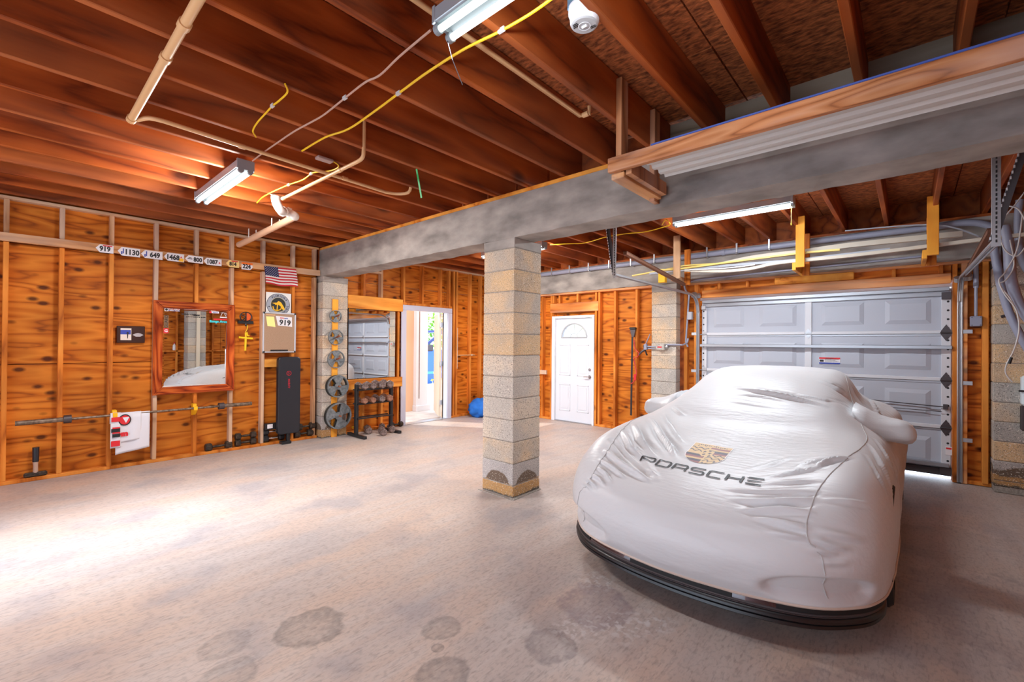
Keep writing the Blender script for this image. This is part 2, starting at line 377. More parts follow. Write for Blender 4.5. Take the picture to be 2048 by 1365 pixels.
for x, y, r in ((-1.42, 2.42, .12), (-1.12, 2.10, .13), (-1.0, 2.25, .10), (-1.28, 1.92, .1)):
    dx = mth('SUBTRACT', sp.outputs[0], x); dy = mth('SUBTRACT', sp.outputs[1], y)
    d = mth('SQRT', mth('ADD', mth('MULTIPLY', dx, dx), mth('MULTIPLY', dy, dy)), 0)
    f = rng(d, r*1.5, r*.2, 0, 1)
    c = mix(mth('MULTIPLY', f, rng(grit.outputs[0], .5, .6, 0, .75)), c, (.62, .60, .60))
fl.new(c, fb.inputs['Base Color']); fb.inputs['Roughness'].default_value = .5; fb.inputs['Specular IOR Level'].default_value = .35
bp = fn.new('ShaderNodeBump'); bp.inputs['Strength'].default_value = .12; bp.inputs['Distance'].default_value = .004
fl.new(fine.outputs[0], bp.inputs['Height']); fl.new(bp.outputs[0], fb.inputs['Normal'])

def struct(m, name, mat, parent=None, **k):
    o = m.build(name, mat, parent, **k)
    if not parent: o['kind'] = 'structure'
    return o
m = MB(); nx, ny = 28, 40
m.grid([[(-6.9+8.2*i/nx, -2.1+9.3*j/ny, floor_z(-6.9+8.2*i/nx, -2.1+9.3*j/ny)) for i in range(nx+1)] for j in range(ny+1)])
m.box(-6.9, 1.3, -2.1, 7.2, -.25, -.12)
FLOOR = struct(m, 'floor', fm)
m = MB(); m.box(-30, -6.9, -14, 24, -.2, -.02); struct(m, 'ground', paving)
# ceiling: boards over joists
m = MB(); m.box(-7, 1.35, -2.2, 7.3, JT+.03, JT+.08); CEIL = struct(m, 'ceiling', osb_m)
x = -6.95
while x < 1.3:
    y = -2.2
    while y < 7.2:
        MB().box(x, min(x+1.21, 1.35), y, min(y+2.43, 7.3), JT+.002+random.random()*.004, JT+.028).build('ceiling_board', osb_m, CEIL); y += 2.44
    x += 1.22
jx = [-.21-.4016*k for k in range(-3, 17)]
for k, X in enumerate(jx):
    dz = random.uniform(-.004, .004)
    MB().bbox(X-.02, X+.02, -2.1, 3.42, JB+dz, JT).build('joist', joist_m, CEIL)
    MB().bbox(X-.02-.0, X+.02, 3.46, 7.1, JB-dz, JT).build('joist', joist_m, CEIL)
MB().bbox(-1.48, -1.435, .6, 2.18, JB+.05, JT-.005).build('joist_sister', joist_m, CEIL)
MB().bbox(-2.68, -2.645, 2.35, 2.95, JB+.03, JT-.04).build('joist_sister', joist_m, CEIL)
for k in range(8):                                           # blocking on the beam, grey between the right-hand joists
    X = jx[k]; MB().box(X-.3816, X-.02, 3.40, 3.44, JB-.03, JT-.01).build('blocking', grey_x if k < 6 else joist_m, CEIL)

# left wall --------------------------------------------------------
def panels(parent, mat, axis, face, spans, rows, holes=()):
    for a, b in spans:
        for z0, z1 in rows:
            g = .004
            if axis == 'X': MB().box(face-.016, face+random.uniform(-.002, .002), a+g, b-g, z0+g, z1-g).build('plywood_panel', mat, parent)
            else: MB().box(a+g, b-g, face+random.uniform(-.002, .002), face+.016, z0+g, z1-g).build('plywood_panel', mat, parent)
m = MB(); m.box(XL-.16, XL-.115, -2.1, 3.14, -.1, 3.2); m.box(XL-.3, XL-.16, 2.9, 3.7, -.1, 3.2).box(XL-.09, XL-.02, 3.122, 3.136, 2.5, 2.9); WL = struct(m, 'wall_left', joist_m)  # the last two boxes are filler added to keep the pillar gap dark
ROWS = ((0, 1.195), (1.195, 2.43), (2.43, 3.15))
panels(WL, ply_y, 'X', XL-.09, ((-2.1, -.9), (-.9, 1.57), (1.57, 3.12)), ROWS)
MB().bbox(XL-.09, XL, -2.1, 3.12, 0, .038).build('bottom_plate', stud_m, WL)
MB().bbox(XL-.09, XL+.004, -2.1, 3.12, 2.848, JB-.001).build('top_plate', rail_y, WL)
for i, Y in enumerate((-1.6, -1.2, -.8, -.4, -.02, .372, .767, 1.167, 1.57, 1.965, 2.35, 2.753, 3.068)):
    w = i in (7, 9, 10, 12)
    MB().bbox(XL-.09, XL, Y-.02, Y+.02, .038, 2.42).build('stud', stud_w if w else stud_m, WL)
    MB().bbox(XL-.09, XL-.003, Y-.02, Y+.02, 2.46, 2.848).build('stud', stud_w, WL)
m = MB(); m.bar((XL+.012, -2.0, 2.447), (XL+.012, 3.13, 2.49), .03, .083); m.build('ledger_rail', rail_y, WL)
MB().bbox(XL-.075, XL-.008, 2.372, 2.74, 1.09, 1.20).build('blocking', bright_y, WL)

# far left wall, beyond the pillar, with the open side doorway -------
DY0, DY1, DZ = 4.655, 5.605, 2.03
m = MB(); m.box(XF-.16, XF-.11, 3.5, DY0, -.1, 3.2); m.box(XF-.16, XF-.11, DY1, 7.1, -.1, 3.2); m.box(XF-.16, XF-.11, DY0, DY1, DZ+.02, 3.2)
WF = struct(m, 'wall_left_far', peach); 
panels(WF, ply_y, 'X', XF-.09, ((3.54, DY0),), ROWS); panels(WF, ply_y, 'X', XF-.09, ((DY1, 7.0),), ROWS)
panels(WF, ply_y, 'X', XF-.09, ((DY0, DY1),), ((DZ+.03, 2.43), (2.43, 3.15)))
MB().bbox(XF-.09, XF, 3.54, DY0-.09, 0, .038).build('bottom_plate', stud_m, WF)
MB().bbox(XF-.09, XF, DY1+.09, 6.93, 0, .038).build('bottom_plate', stud_m, WF)
MB().bbox(XF-.09, XF, 3.54, 6.93, 2.848, JB-.001).build('top_plate', rail_y, WF)
for i, (px, z0, z1, w) in enumerate(((728, 2.2, 2.85, 0), (763, 2.2, 2.68, 1), (808, 2.16, 2.85, 0), (845, 2.16, 2.85, 0), (882, 2.16, 2.85, 0), (899, 2.1, 2.85, 0), (908, .038, 2.85, 0), (914, .038, 2.85, 0), (941.5, .038, 2.85, 0), (797, .038, 2.0, 0), (728, .038, .69, 0), (765, .038, .69, 0), (962, .038, 2.85, 0))):
    Y = at(px, 700, 'X', XF).y
    MB().bbox(XF-.09, XF-.001*(i % 3), Y-.02, Y+.02, z0, z1).build('stud', stud_w if w else stud_m, WF)
MB().bbox(XF-.05, XF+.035, 3.545, 4.57, 1.99, 2.20).build('header_board', bright_y, WF)
MB().bbox(XF-.05, XF+.035, 3.545, 4.57, .69, .855).build('rail_board', bright_y, WF)
MB().bbox(XF-.09, XF, 4.57, 5.72, 2.115, 2.16).build('header_board', stud_m, WF)
MB().bbox(XF-.08, XF, at(728, 540, 'X', XF).y, at(765, 540, 'X', XF).y, 2.60, 2.64).build('blocking', rail_y, WF)

# back wall with the entry door ------------------------------------
EX0, EX1, EZ = -5.055, -4.235, 1.93
m = MB(); m.box(-6.9, EX0-.04, YB+.11, YB+.15, -.1, 3.2); m.box(EX1+.04, -2.6, YB+.11, YB+.15, -.1, 3.2); m.box(EX0-.04, EX1+.04, YB+.11, YB+.15, EZ+.04, 3.2)
WB = struct(m, 'wall_back', joist_m)
panels(WB, ply_x, 'Y', YB+.09, ((-6.72, EX0-.03), (EX1+.03, -3.05)), ((0, 1.195), (1.195, 2.41))); panels(WB, ply_x, 'Y', YB+.09, ((EX0-.03, EX1+.03),), ((EZ+.05, 2.41),))
MB().bbox(-6.62, EX0-.05, YB, YB+.09, 0, .038).build('bottom_plate', stud_m, WB); MB().bbox(EX1+.05, -3.08, YB, YB+.09, 0, .038).build('bottom_plate', stud_m, WB)
MB().bbox(-6.62, -3.08, YB-.03, YB+.09, 2.372, 2.41).build('top_plate', rail_x, WB)
def pxX(px, Y=YB): return at(px, 690, 'Y', Y).x
for px, z0, z1 in ((1084, .038, 2.37), (1102, .038, 2.37), (1106, 2.22, 2.37), (1118, 2.22, 2.37), (1154, 2.22, 2.37), (1191, .038, 2.37), (1197.5, .038, 2.37), (1229, .038, 2.37), (1272, .038, 2.37), (1000, .038, 2.37), (1040, .038, 2.37)):
    X = pxX(px); MB().bbox(X-.02, X+.02, YB, YB+.09, z0, z1).build('stud', stud_m, WB)
MB().bbox(pxX(1100), pxX(1196), YB-.004, YB+.08, 2.045, 2.215).build('header_board', rail_x, WB)
MB().bbox(pxX(1082), pxX(1095), YB-.04, YB+.0, .86, .94).build('blocking', stud_w, WB)

# garage door wall --------------------------------------------------
GX0, GX1, GZ = -2.39, .352, 2.155                          # door opening
def gX(px): return at(px, 690, 'Y', YG).x
def gZ(px, py): return at(px, py, 'Y', YG).z
m = MB(); m.box(-2.75, GX0, YG+.11, YG+.15, -.2, 3.2); m.box(GX1, 1.2, YG+.11, YG+.15, -.2, 3.2); m.box(GX0, GX1, YG+.11, YG+.15, GZ+.06, 3.2)
WG = struct(m, 'wall_back_garage', joist_m)
panels(WG, ply_x, 'Y', YG+.09, ((-2.73, GX0), (GX1, .9)), ((-.06, 1.195), (1.195, 2.41))); panels(WG, ply_x, 'Y', YG+.09, ((GX0, GX0+1.4), (GX0+1.4, GX1)), ((GZ+.09, 2.41),))
for px, z0, z1, w in ((1371, -.06, 2.4, .05), (1392, -.06, 2.4, .06), (1910, -.06, 2.4, .04), (1929, -.06, 2.4, .05), (1971, -.03, 2.4, .05), (1437, 2.28, 2.38, .038), (1494, 2.28, 2.38, .038), (1787, 2.28, 2.38, .038), (1882, 2.28, 2.38, .038)):
    X = gX(px); MB().bbox(X-w/2, X+w/2, YG-.002, YG+.09, z0, z1).build('stud', rail_x if px in (1929,) else stud_m, WG)
MB().bbox(gX(1404)-.0, gX(1902), YG-.02, YG+.03, GZ+.012, GZ+.125).build('header_board', rail_x, WG)
MB().bbox(gX(1550), gX(1708), YG-.045, YG-.0, GZ+.13, GZ+.225).build('header_board', bright_y, WG)
MB().bbox(-2.7, .9, YG-.02, YG+.09, 2.38, 2.41).build('top_plate', rail_x, WG)
MB().bbox(GX1+.09, .66, YG+.02, YG+.09, -.06, -.02).build('bottom_plate', stud_m, WG)

# right wall and the wall behind the camera (daylight openings) -----
m = MB(); m.box(XR+.1, XR+.15, -2.1, 7.1, -.1, 3.2); WR = struct(m, 'wall_right', joist_m)
panels(WR, ply_y, 'X', XR+.106, ((-2.1, -.9), (-.9, 1.57), (1.57, 4.0), (4.0, 6.44), (6.44, 7.1)), ROWS)
for k in range(23):
    Y = -1.9+.4064*k
    MB().bbox(XR, XR+.09, Y-.02, Y+.02, 0, 2.87).build('stud', stud_m, WR)
MB().bbox(XR, XR+.09, -2.1, 7.0, 1.16, 1.2).build('blocking', stud_m, WR)
m = MB()
for a, b, z0, z1 in ((-7, -5.5, 0, 3.2), (-5.5, -3.7, 2.15, 3.2), (-3.7, -3.4, 0, 3.2), (-3.4, .2, 2.3, 3.2), (.2, 1.3, 0, 3.2)): m.box(a, b, -2.15, -2.0, z0, z1)
struct(m, 'wall_front', stud_m)

# concrete beams and block pillars ----------------------------------
def beam(name, x0, x1, y0, y1, z0, z1, label):
    bm = bmesh.new(); bmesh.ops.create_cube(bm, size=1)
    for v in bm.verts: v.co = ((x0+x1)/2+v.co.x*(x1-x0), (y0+y1)/2+v.co.y*(y1-y0), (z0+z1)/2+v.co.z*(z1-z0))
    bmesh.ops.subdivide_edges(bm, edges=[e for e in bm.edges if abs(e.verts[0].co.x-e.verts[1].co.x) > .5], cuts=90)
    for v in bm.verts:
        if v.co.z < z0+.01: v.co.z += random.uniform(-.004, .004); v.co.y += random.uniform(-.003, .003)
    mm = MB(); bm.verts.index_update(); mm.add([v.co.copy() for v in bm.verts], [[v.index for v in f.verts] for f in bm.faces]); bm.free()
    return tag(mm.build(name, conc, origin=((x0+x1)/2, (y0+y1)/2, z0)), label, 'beam')
beam('concrete_beam', -6.78, 1.3, 3.137, 3.435, 2.445, 2.84, 'long grey cast concrete beam crossing the room over the central block pillar')
beam('concrete_beam', -6.62, 1.25, 6.87, 7.02, 2.41, 2.84, 'grey concrete beam along the back wall above the white entry door')
MB().bbox(-6.75, 1.25, 3.137, 3.40, 2.842, JB-.002).build('sill_plate', bright_y, CEIL)
MB().bbox(-6.6, 1.2, 6.9, 7.02, 2.842, JB-.002).build('sill_plate', joist_m, CEIL)
def pillar(x0, x1, y0, y1, ztop, zcap, label, seq, base=True):
    t = thing('block_pillar', label, 'pillar', ((x0+x1)/2, (y0+y1)/2, 0))
    MB().box(x0+.006, x1-.006, y0+.006, y1-.006, -.06, zcap-.001).build('mortar_core', mortar, t)
    z = ztop; i = 0
    while z > .0:
        zl = max(z-.2032, -.05 if base else 0)
        if zl < .06: zl = -.02 if not base else -.0
        j = .004
        dx = random.uniform(-.002, .002); dy = random.uniform(-.002, .002)
        low = zl < .2
        MB().bbox(x0+dx, x1+dx, y0+dy, y1+dy, zl+j, z-j, .005).build('concrete_block', dirty_block if low else block_mats[seq[i % len(seq)]], t)
        z = zl if zl > .06 else -1; i += 1
    if zcap > ztop: MB().bbox(x0-.002, x1+.002, y0-.002, y1+.002, ztop+.003, zcap, .004).build('concrete_cap', conc, t)
    return t
pc = pillar(-3.168, -2.764, 3.137, 3.54, 2.35, 2.445, 'free-standing central pillar of stacked concrete blocks, stained brown at its foot', [0, 2, 0, 0, 2, 3, 3, 3, 3, 0, 1])
m = MB(); m.prism([(0, 0), (.45, 0), (.42, .02), (.02, .015)], (-3.19, 3.10, 0), (1, 0, 0), (0, 1, 0), .006); m.prism([(0, 0), (.04, 0), (.03, .42), (0, .44)], (-2.765, 3.11, 0), (1, 0, 0), (0, 1, 0), .006)
m.build('mortar_skirt', mortar, pc)
pillar(-6.90, -6.592, 3.137, 3.535, 2.36, 2.445, 'block pillar against the left wall carrying the weight plates', [3, 0, 3, 1, 0, 3, 3, 0, 3, 3, 1])
p3 = pillar(-3.105, -2.705, 6.87, 7.05, 2.29, 2.41, 'block pillar between the entry door wall and the garage door', [0, 3, 0, 0, 3, 0, 1, 1, 3, 0, 1])
p4 = pillar(.655, 1.06, 6.87, 7.12, 2.30, 2.41, 'grey block pillar right of the garage door beside the conduits', [3, 0, 2, 1, 2, 2, 1, 0, 1, 2, 1])
pillar(.80, 1.20, 3.137, 3.54, 2.35, 2.445, 'block pillar on the right wall, seen in the framed mirror', [1, 3, 1, 1, 3, 0, 1, 3, 1, 1, 1])
t = tag(MB().bbox(.76, .80, 3.32, 3.40, 0, 2.4).build('timber_strip', cream, origin=(.78, 3.36, 0)), 'pale timber strip up the right wall pillar, seen in the mirror', 'strip')

# ================================================================ DOORS
# white entry door
d1 = MB().box(EX0-.02, EX0, YB+.075, YB+.10, .0, EZ+.02).box(EX1, EX1+.02, YB+.075, YB+.10, .0, EZ+.02).box(EX0, EX1, YB+.075, YB+.10, EZ, EZ+.02).build('door_1', white); d1['kind'] = 'structure'
fx0, fx1 = at(1104, 690, 'Y', YB).x, at(1188.5, 690, 'Y', YB).x
m = MB(); m.bbox(fx0, EX0, YB-.01, YB+.07, 0, EZ+.005); m.bbox(EX1, fx1, YB-.01, YB+.07, 0, EZ+.005); m.bbox(fx0, fx1, YB-.01, YB+.07, EZ, EZ+.045); m.build('door_frame', white, d1)
MB().bbox(EX0, EX1, YB+.0, YB+.075, 0, .018).build('threshold', steel, d1)
yl = YB+.035
m = MB(); cxd = (EX0+EX1)/2; fr, fz = .262, 1.575
# leaf built around the fan light: rectangle strips below, arch fill above
m.box(EX0+.004, EX1-.004, yl, yl+.04, .018, fz)
m.box(EX0+.004, cxd-fr, yl, yl+.04, fz, EZ-.004); m.box(cxd+fr, EX1-.004, yl, yl+.04, fz, EZ-.004)
N = 18
for i in range(N):
    a0, a1 = math.pi*i/N, math.pi*(i+1)/N
    p = [(cxd+fr*math.cos(a0), fz+fr*.92*math.sin(a0)), (cxd+fr*math.cos(a1), fz+fr*.92*math.sin(a1))]
    m.prism([(p[1][0], p[1][1]), (p[0][0], p[0][1]), (p[0][0], EZ-.004), (p[1][0], EZ-.004)], (0, yl+.04, 0), (1, 0, 0), (0, 0, 1), .04)
leaf = m.build('door_leaf', doorwhite, d1)
for cx_, z0, z1 in ((-.2, .86, 1.44), (.2, .86, 1.44), (-.2, .2, .70), (.2, .2, .70)):
    m = MB(); x0, x1 = cxd+cx_-.125, cxd+cx_+.125
    for a in ((x0, x1, z0, z0+.02), (x0, x1, z1-.02, z1), (x0, x0+.02, z0, z1), (x1-.02, x1, z0, z1)): m.bbox(a[0], a[1], yl-.007, yl+.002, a[2], a[3], .004)
    m.bbox(x0+.045, x1-.045, yl-.006, yl+.002, z0+.045, z1-.045, .005); m.build('raised_panel', doorwhite, leaf)
m = MB()
pts = [(cxd+(fr+.012)*math.cos(math.pi*i/N), yl-.006, fz+(fr+.012)*.92*math.sin(math.pi*i/N)) for i in range(N+1)]
m.tube(pts, .014, 6); m.tube([(cxd-fr-.02, yl-.006, fz), (cxd+fr+.02, yl-.006, fz)], .014, 6)
for a in (45, 90, 135): m.tube([(cxd+.08*math.cos(R(a)), yl-.002, fz+.07*math.sin(R(a))), (cxd+fr*math.cos(R(a)), yl-.002, fz+fr*.9*math.sin(R(a)))], .007, 5)
m.tube([(cxd+.08*math.cos(math.pi*i/8), yl-.002, fz+.07*math.sin(math.pi*i/8)) for i in range(9)], .007, 5)
m.build('fan_light_muntins', plain('muntin_grey', (.45, .47, .5), .5), leaf)
gl, gn, gk, gb = newmat('frosted_fan_glass'); gb.inputs['Transmission Weight'].default_value = 1; gb.inputs['Roughness'].default_value = .35; gb.inputs['IOR'].default_value = 1.1
m = MB(); m.prism([(cxd+fr*math.cos(math.pi*i/N), fz+fr*.92*math.sin(math.pi*i/N)) for i in range(N+1)], (0, yl+.03, 0), (1, 0, 0), (0, 0, 1), .008); m.build('fan_light_glass', gl, leaf)
for z, r in ((.99, .026), (.86, .03)):
    m = MB(); X = EX1-.065; m.cyl((X, yl, z), (X, yl-.012, z), r, 14)
    if r > .028: m.tube([(X, yl-.01, z), (X, yl-.045, z)], .011, 8); m.tube(spline([(X, yl-.045, z), (X-.05, yl-.05, z), (X-.10, yl-.045, z-.005)], 3), .009, 8)
    else: m.bbox(X-.006, X+.006, yl-.022, yl-.01, z-.016, z+.016, .002)
    m.build('door_handle' if r > .028 else 'deadbolt', chrome, leaf, smooth=True)

# side doorway with its casing and the leaf folded open outward
d2 = MB(); d2.bbox(XF-.14, XF+.01, DY0-.02, DY0, 0, DZ+.02); d2.bbox(XF-.14, XF+.01, DY1, DY1+.02, 0, DZ+.02); d2.bbox(XF-.14, XF+.01, DY0-.02, DY1+.02, DZ, DZ+.02)
d2 = d2.build('door_2', white); d2['kind'] = 'structure'
casm = plain('casing_lilac_white', (.62, .62, .74), .45)
for n, a in (('casing', (DY0-.10, DY0-.0, 0, DZ-.006)), ('casing', (DY1+.0, DY1+.10, 0, DZ-.006)), ('casing', (DY0-.10, DY1+.10, DZ-.004, DZ+.085))):
    MB().bbox(XF-.004, XF+.022, *a).build(n, casm, d2)
lf = MB().bar((XF-.17, DY1-.03, DZ/2+.01), (XF-.17-.74, DY1-.03+.46, DZ/2+.01), .042, DZ-.03).build('door_leaf', cream, d2)
for z in (.3, 1.05, 1.8): MB().bbox(XF-.155, XF-.125, DY1-.055, DY1-.0, z-.045, z+.045, .002).build('hinge', steel, d2)
MB().bbox(XF-.14, XF+.03, DY0, DY1, -.012, .008).build('threshold', steel, d2)

# sectional garage door ---------------------------------------------
d3 = MB().box(GX0-.04, GX1+.04, YG+.088, YG+.11, GZ-.02, GZ+.02).build('door_3', white); d3['kind'] = 'structure'
bd = [2.12, 1.605, 1.065, .525, .0]                        # section boundaries
yd = YG+.06
gm = plain('garage_door_paint', (.47, .49, .56), .45); stm = plain('garage_stile_white', (.66, .66, .70), .4)
gs = plain('garage_strut_steel', (.42, .43, .46), .35, .75)
CXs = -1.01
def section(z1, z0):
    m = MB(); m.box(GX0, GX1, yd, yd+.03, z0+.003, z1-.003); s = m.build('door_section', gm, d3)
    xs = [GX0+.07, (GX0+CXs)/2, CXs-.04, CXs+.04, (CXs+GX1)/2, GX1-.07]
    for a, b in ((0, 1), (1, 2), (3, 4), (4, 5)):
        x0 = xs[a]+.10; x1 = xs[b]-.10; p0, p1 = z0+.115, z1-.115; e = .045; m = MB()
        o = [(x0, p0), (x1, p0), (x1, p1), (x0, p1)]; i_ = [(x0+e, p0+e), (x1-e, p0+e), (x1-e, p1-e), (x0+e, p1-e)]; g = [(x0+e*1.25, p0+e*1.25), (x1-e*1.25, p0+e*1.25), (x1-e*1.25, p1-e*1.25), (x0+e*1.25, p1-e*1.25)]
        vs = [(x, yd-.001, z) for x, z in o]+[(x, yd-.014, z) for x, z in i_]+[(x, yd-.014, z) for x, z in g]
        vs = [(x, yd-.001, z) for x, z in o]+[(x, yd-.016, z) for x, z in i_]
        m.add(vs, [(k, (k+1) % 4, 4+(k+1) % 4, 4+k) for k in range(4)]+[(4, 5, 6, 7)])
        m.build('raised_panel', gm, s)
    return s
secs = [section(bd[i], bd[i+1]) for i in range(4)]
for i, (z1, z0) in enumerate(zip(bd, bd[1:])):
    for x0, x1 in ((GX0+.005, GX0+.075), (CXs-.04, CXs+.035), (GX1-.085, GX1-.005)):
        MB().bbox(x0, x1, yd-.022, yd+.002, z0+.004, z1-.004, .003).build('stile', stm, secs[i])
    m = MB()
    for k in range(5):
        for X in (GX0+.03, GX1-.03): m.cyl((X, yd-.0235, z0+.06+.1*k), (X, yd-.022, z0+.06+.1*k), .012, 8)
    m.build('stile_holes', ink, secs[i])
for z in bd[1:4]:                                          # meeting rails and hinges
    MB().bbox(GX0+.075, CXs-.04, yd-.026, yd, z-.004, z+.035, .004).build('meeting_rail', stm, d3); MB().bbox(CXs+.035, GX1-.085, yd-.026, yd, z-.004, z+.035, .004).build('meeting_rail', stm, d3)
    MB().bbox(GX0+.075, GX1-.085, yd-.008, yd, z-.03, z-.006, .002).build('weather_lip', gs, d3)
    for X in (GX0+.04, CXs, GX1-.045):
        s_ = 1.0 if X > 0 else .72; m = MB()
        m.prism([(-.045*s_, .02), (0, .095*s_), (.045*s_, .02), (.045*s_, -.02), (0, -.095*s_), (-.045*s_, -.02)], (X, yd-.022, z+.006), (1, 0, 0), (0, 0, 1), .004)
        m.cyl((X-.05*s_, yd-.034, z+.006), (X+.05*s_, yd-.034, z+.006), .009, 8)
        for dz in (-.045, .045): m.cyl((X, yd-.026, z+dz*s_), (X, yd-.034, z+dz*s_), .009, 6)
        if abs(X-CXs) > .1: sg = 1 if X > 0 else -1; m.cyl((X+.03*sg, yd-.04, z+.006), (X+.12*sg, yd-.04, z+.006), .006, 8); m.cyl((X+.085*sg, yd-.04, z+.006), (X+.10*sg, yd-.04, z+.006), .022, 12)
        m.build('hinge', darksteel if X > 0 else steel, d3)
MB().bbox(GX0+.02, GX1-.02, yd-.075, yd-.0, 2.085, 2.13, .004).bbox(GX0+.02, GX1-.02, yd-.03, yd-.0, 2.03, 2.085, .004).build('top_strut', gs, d3)
MB().bbox(GX0+.0, GX1+.0, yd-.10, yd-.02, 1.425, 1.465, .004).build('middle_strut', gs, d3)
MB().bbox(GX0+.02, GX1-.02, yd-.08, yd-.0, .095, .135, .004).build('bottom_strut', gs, d3)
MB().bbox(GX0+.0, GX1-.0, yd-.03, yd+.01, -.01, .07, .004).build('bottom_seal', darksteel, d3)
MB().bbox(GX1-.085, GX1-.005, yd-.06, yd-.02, 1.99, 2.07, .003).build('top_bracket', darksteel, d3); MB().bbox(GX0+.005, GX0+.07, yd-.06, yd-.02, 1.99, 2.05, .003).build('top_bracket', steel, d3)
MB().bbox(GX1-.1, GX1, yd-.05, yd-.0, .0, .09, .003).build('bottom_bracket', darksteel, d3)
lk = MB(); zz = at(1895, 815, 'Y', yd-.05).z
lk.tube([at(1690, 795, 'Y', yd-.05), at(1893, 815, 'Y', yd-.05)], .006, 6); lk.tube([at(1700, 812, 'Y', yd-.05), at(1790, 816, 'Y', yd-.05), at(1884, 824, 'Y', yd-.05)], .004, 6); lk.bbox(GX1-.07, GX1-.03, yd-.07, yd-.02, zz-.025, zz+.03, .003)
lk.build('lock_rod', darksteel, d3)
# safety sticker
c0, c1 = at(1638, 715, 'Y', yd-.03), at(1680, 729, 'Y', yd-.03)
st = MB().box(c0.x, c1.x, yd-.019, yd-.0165, c1.z, c0.z).build('warning_sticker', tagw, d3)
MB().box(c0.x, c1.x, yd-.0205, yd-.018, c0.z-.022, c0.z).build('sticker_band', red, st); MB().box(c0.x, c1.x, yd-.0205, yd-.018, c1.z, c1.z+.018).build('sticker_band', blue, st)
MB().box(c0.x+.005, c0.x+.05, yd-.0205, yd-.018, c1.z+.025, c0.z-.03).build('sticker_picture', ink, st); text('WARNING', .018, ((c0.x+c1.x)/2, yd-.021, c0.z-.011), XZ, ink, st, 'warning_print', t=.0005)
m = MB(); [m.box(c0.x+.06, c1.x-.01-.02*(k % 3), yd-.0205, yd-.0185, c1.z+.028+.009*k, c1.z+.031+.009*k) for k in range(5)]; m.build('warning_print', ink, st)
s0 = at(1897, 903, 'Y', yd-.03); m = MB().box(s0.x-.025, s0.x+.03, yd-.0265, yd-.0225, s0.z-.045, s0.z+.05).build('stile_sticker', tagw, d3)
MB().box(s0.x-.02, s0.x+.025, yd-.0275, yd-.0255, s0.z+.02, s0.z+.04).build('sticker_band', red, m)

# door tracks ---------------------------------------------------------
def chan(m, pts, w=.045, t=.006, side=1):
    """U channel swept along points"""
    m.tube(pts, w*.42, 6)
def track(x, yend, zend, label, lname):
    t = thing('door_track', label, 'track', (x, yd-.08, -.06))
    m = MB(); yv = yd-.07; pts = [(x, yv, -.05), (x, yv, 1.95)]+spline([(x, yv, 1.95), (x, yv-.03, 2.06), (x, yv-.11, 2.15), (x, yv-.22, 2.19), (x, yv-.34, 2.2)], 4)+[(x, yend, zend)]
    for s_ in (-1, 1):
        m.tube([Vector(p)+Vector((s_*.016, 0, 0)) for p in pts], .009, 6)
    m.tube([Vector(p)+Vector((0, .012 if i < 3 else 0, .012 if i > 3 else 0)) for i, p in enumerate(pts)], .012, 6)
    m.build('rail', steel, t, smooth=True)
    sg = 1 if x > 0 else -1
    for z in (.42, 1.05, 1.62): MB().bbox(x+sg*.02, x+sg*.10, yv+.02, YG-.005, z-.02, z+.025, .003).build('bracket', steel, t)
    m = MB(); m.bar((x+sg*.035, yv+.03, 1.72), (x+sg*.035, yv+.03, 2.28), .03, .03)
    m.cyl((x+sg*.05, yv-.02, 2.2), (x+sg*.05, yv-.05, 2.24), .045, 14); m.cyl((x-.02*sg, yv-.03, 2.18), (x-.02*sg, yv-.06, 2.22), .035, 14); m.build('pulley_bracket', steel, t)
    return t
TL = track(-2.43, 4.42, 2.21, 'left galvanised garage door track curving inward beside the block pillar', 'l')
TR = track(.415, 4.23, 2.13, 'right garage door track running toward the camera beside the grey wires', 'r')
def holes(m, p, q, w, n, off):
    p, q, off = Vector(p), Vector(q), Vector(off)
    for i in range(n):
        c = p.lerp(q, (i+.5)/n)+off; m.bbox(c.x-.004, c.x+.004, c.y-.004, c.y+.004, c.z-.009, c.z+.009, .001)
def hanger(x, y, z, side, label):
    """perforated angle irons carrying the end of a track"""
    t = thing('track_hanger', label, 'hanger', (x, y, z))
    m = MB(); m.box(x-.02, x+.02, y-.003, y, z-.02, 2.95); m.box(x-.02, x-.017, y, y+.03, z-.02, 2.95); a = m.build('perforated_angle', steel, t)
    m = MB(); holes(m, (x, y, z), (x, y, 2.9), 0, 26, (0, -.004, 0)); m.build('perforations', ink, a)
    xx = x+side*.0; yy = y+.0
    m = MB(); p, q = Vector((x-.03, y+.03, z+.02)), Vector((x-.12, y-.02, 2.95)) if side < 0 else Vector((x+.16, y-.0, 2.95))
    m.bar(p, q, .04, .004, (1, 0, 0)); m.bar(p+Vector((.02, 0, 0)), q+Vector((.02, 0, 0)), .004, .035, (1, 0, 0)); b = m.build('brace_angle', darksteel, t)
    m = MB(); holes(m, p, q, 0, 24, (0, -.02, 0)); m.build('perforations', stm, b)
hanger(-2.43, 4.42, 2.2, -1, 'perforated steel hanger holding the left garage track near the concrete beam')
hanger(.415, 4.23, 2.12, 1, 'perforated steel hanger holding the right garage track near the loose wires')
for x, p, q, lab in ((-2.47, at(1250, 507, 'X', -2.47), at(1368, 570, 'X', -2.47), 'rusty brown spring channel above the left garage track'), (.44, at(1984, 462, 'X', .44), at(1932, 552, 'X', .44), 'dark brown spring channel above the right garage track')):
    m = MB(); m.bar(p, q, .045, .03); m.bar(p+Vector((0, 0, .02)), q+Vector((0, 0, .02)), .05, .004); tag(m.build('spring_channel', rust, origin=p), lab, 'channel')

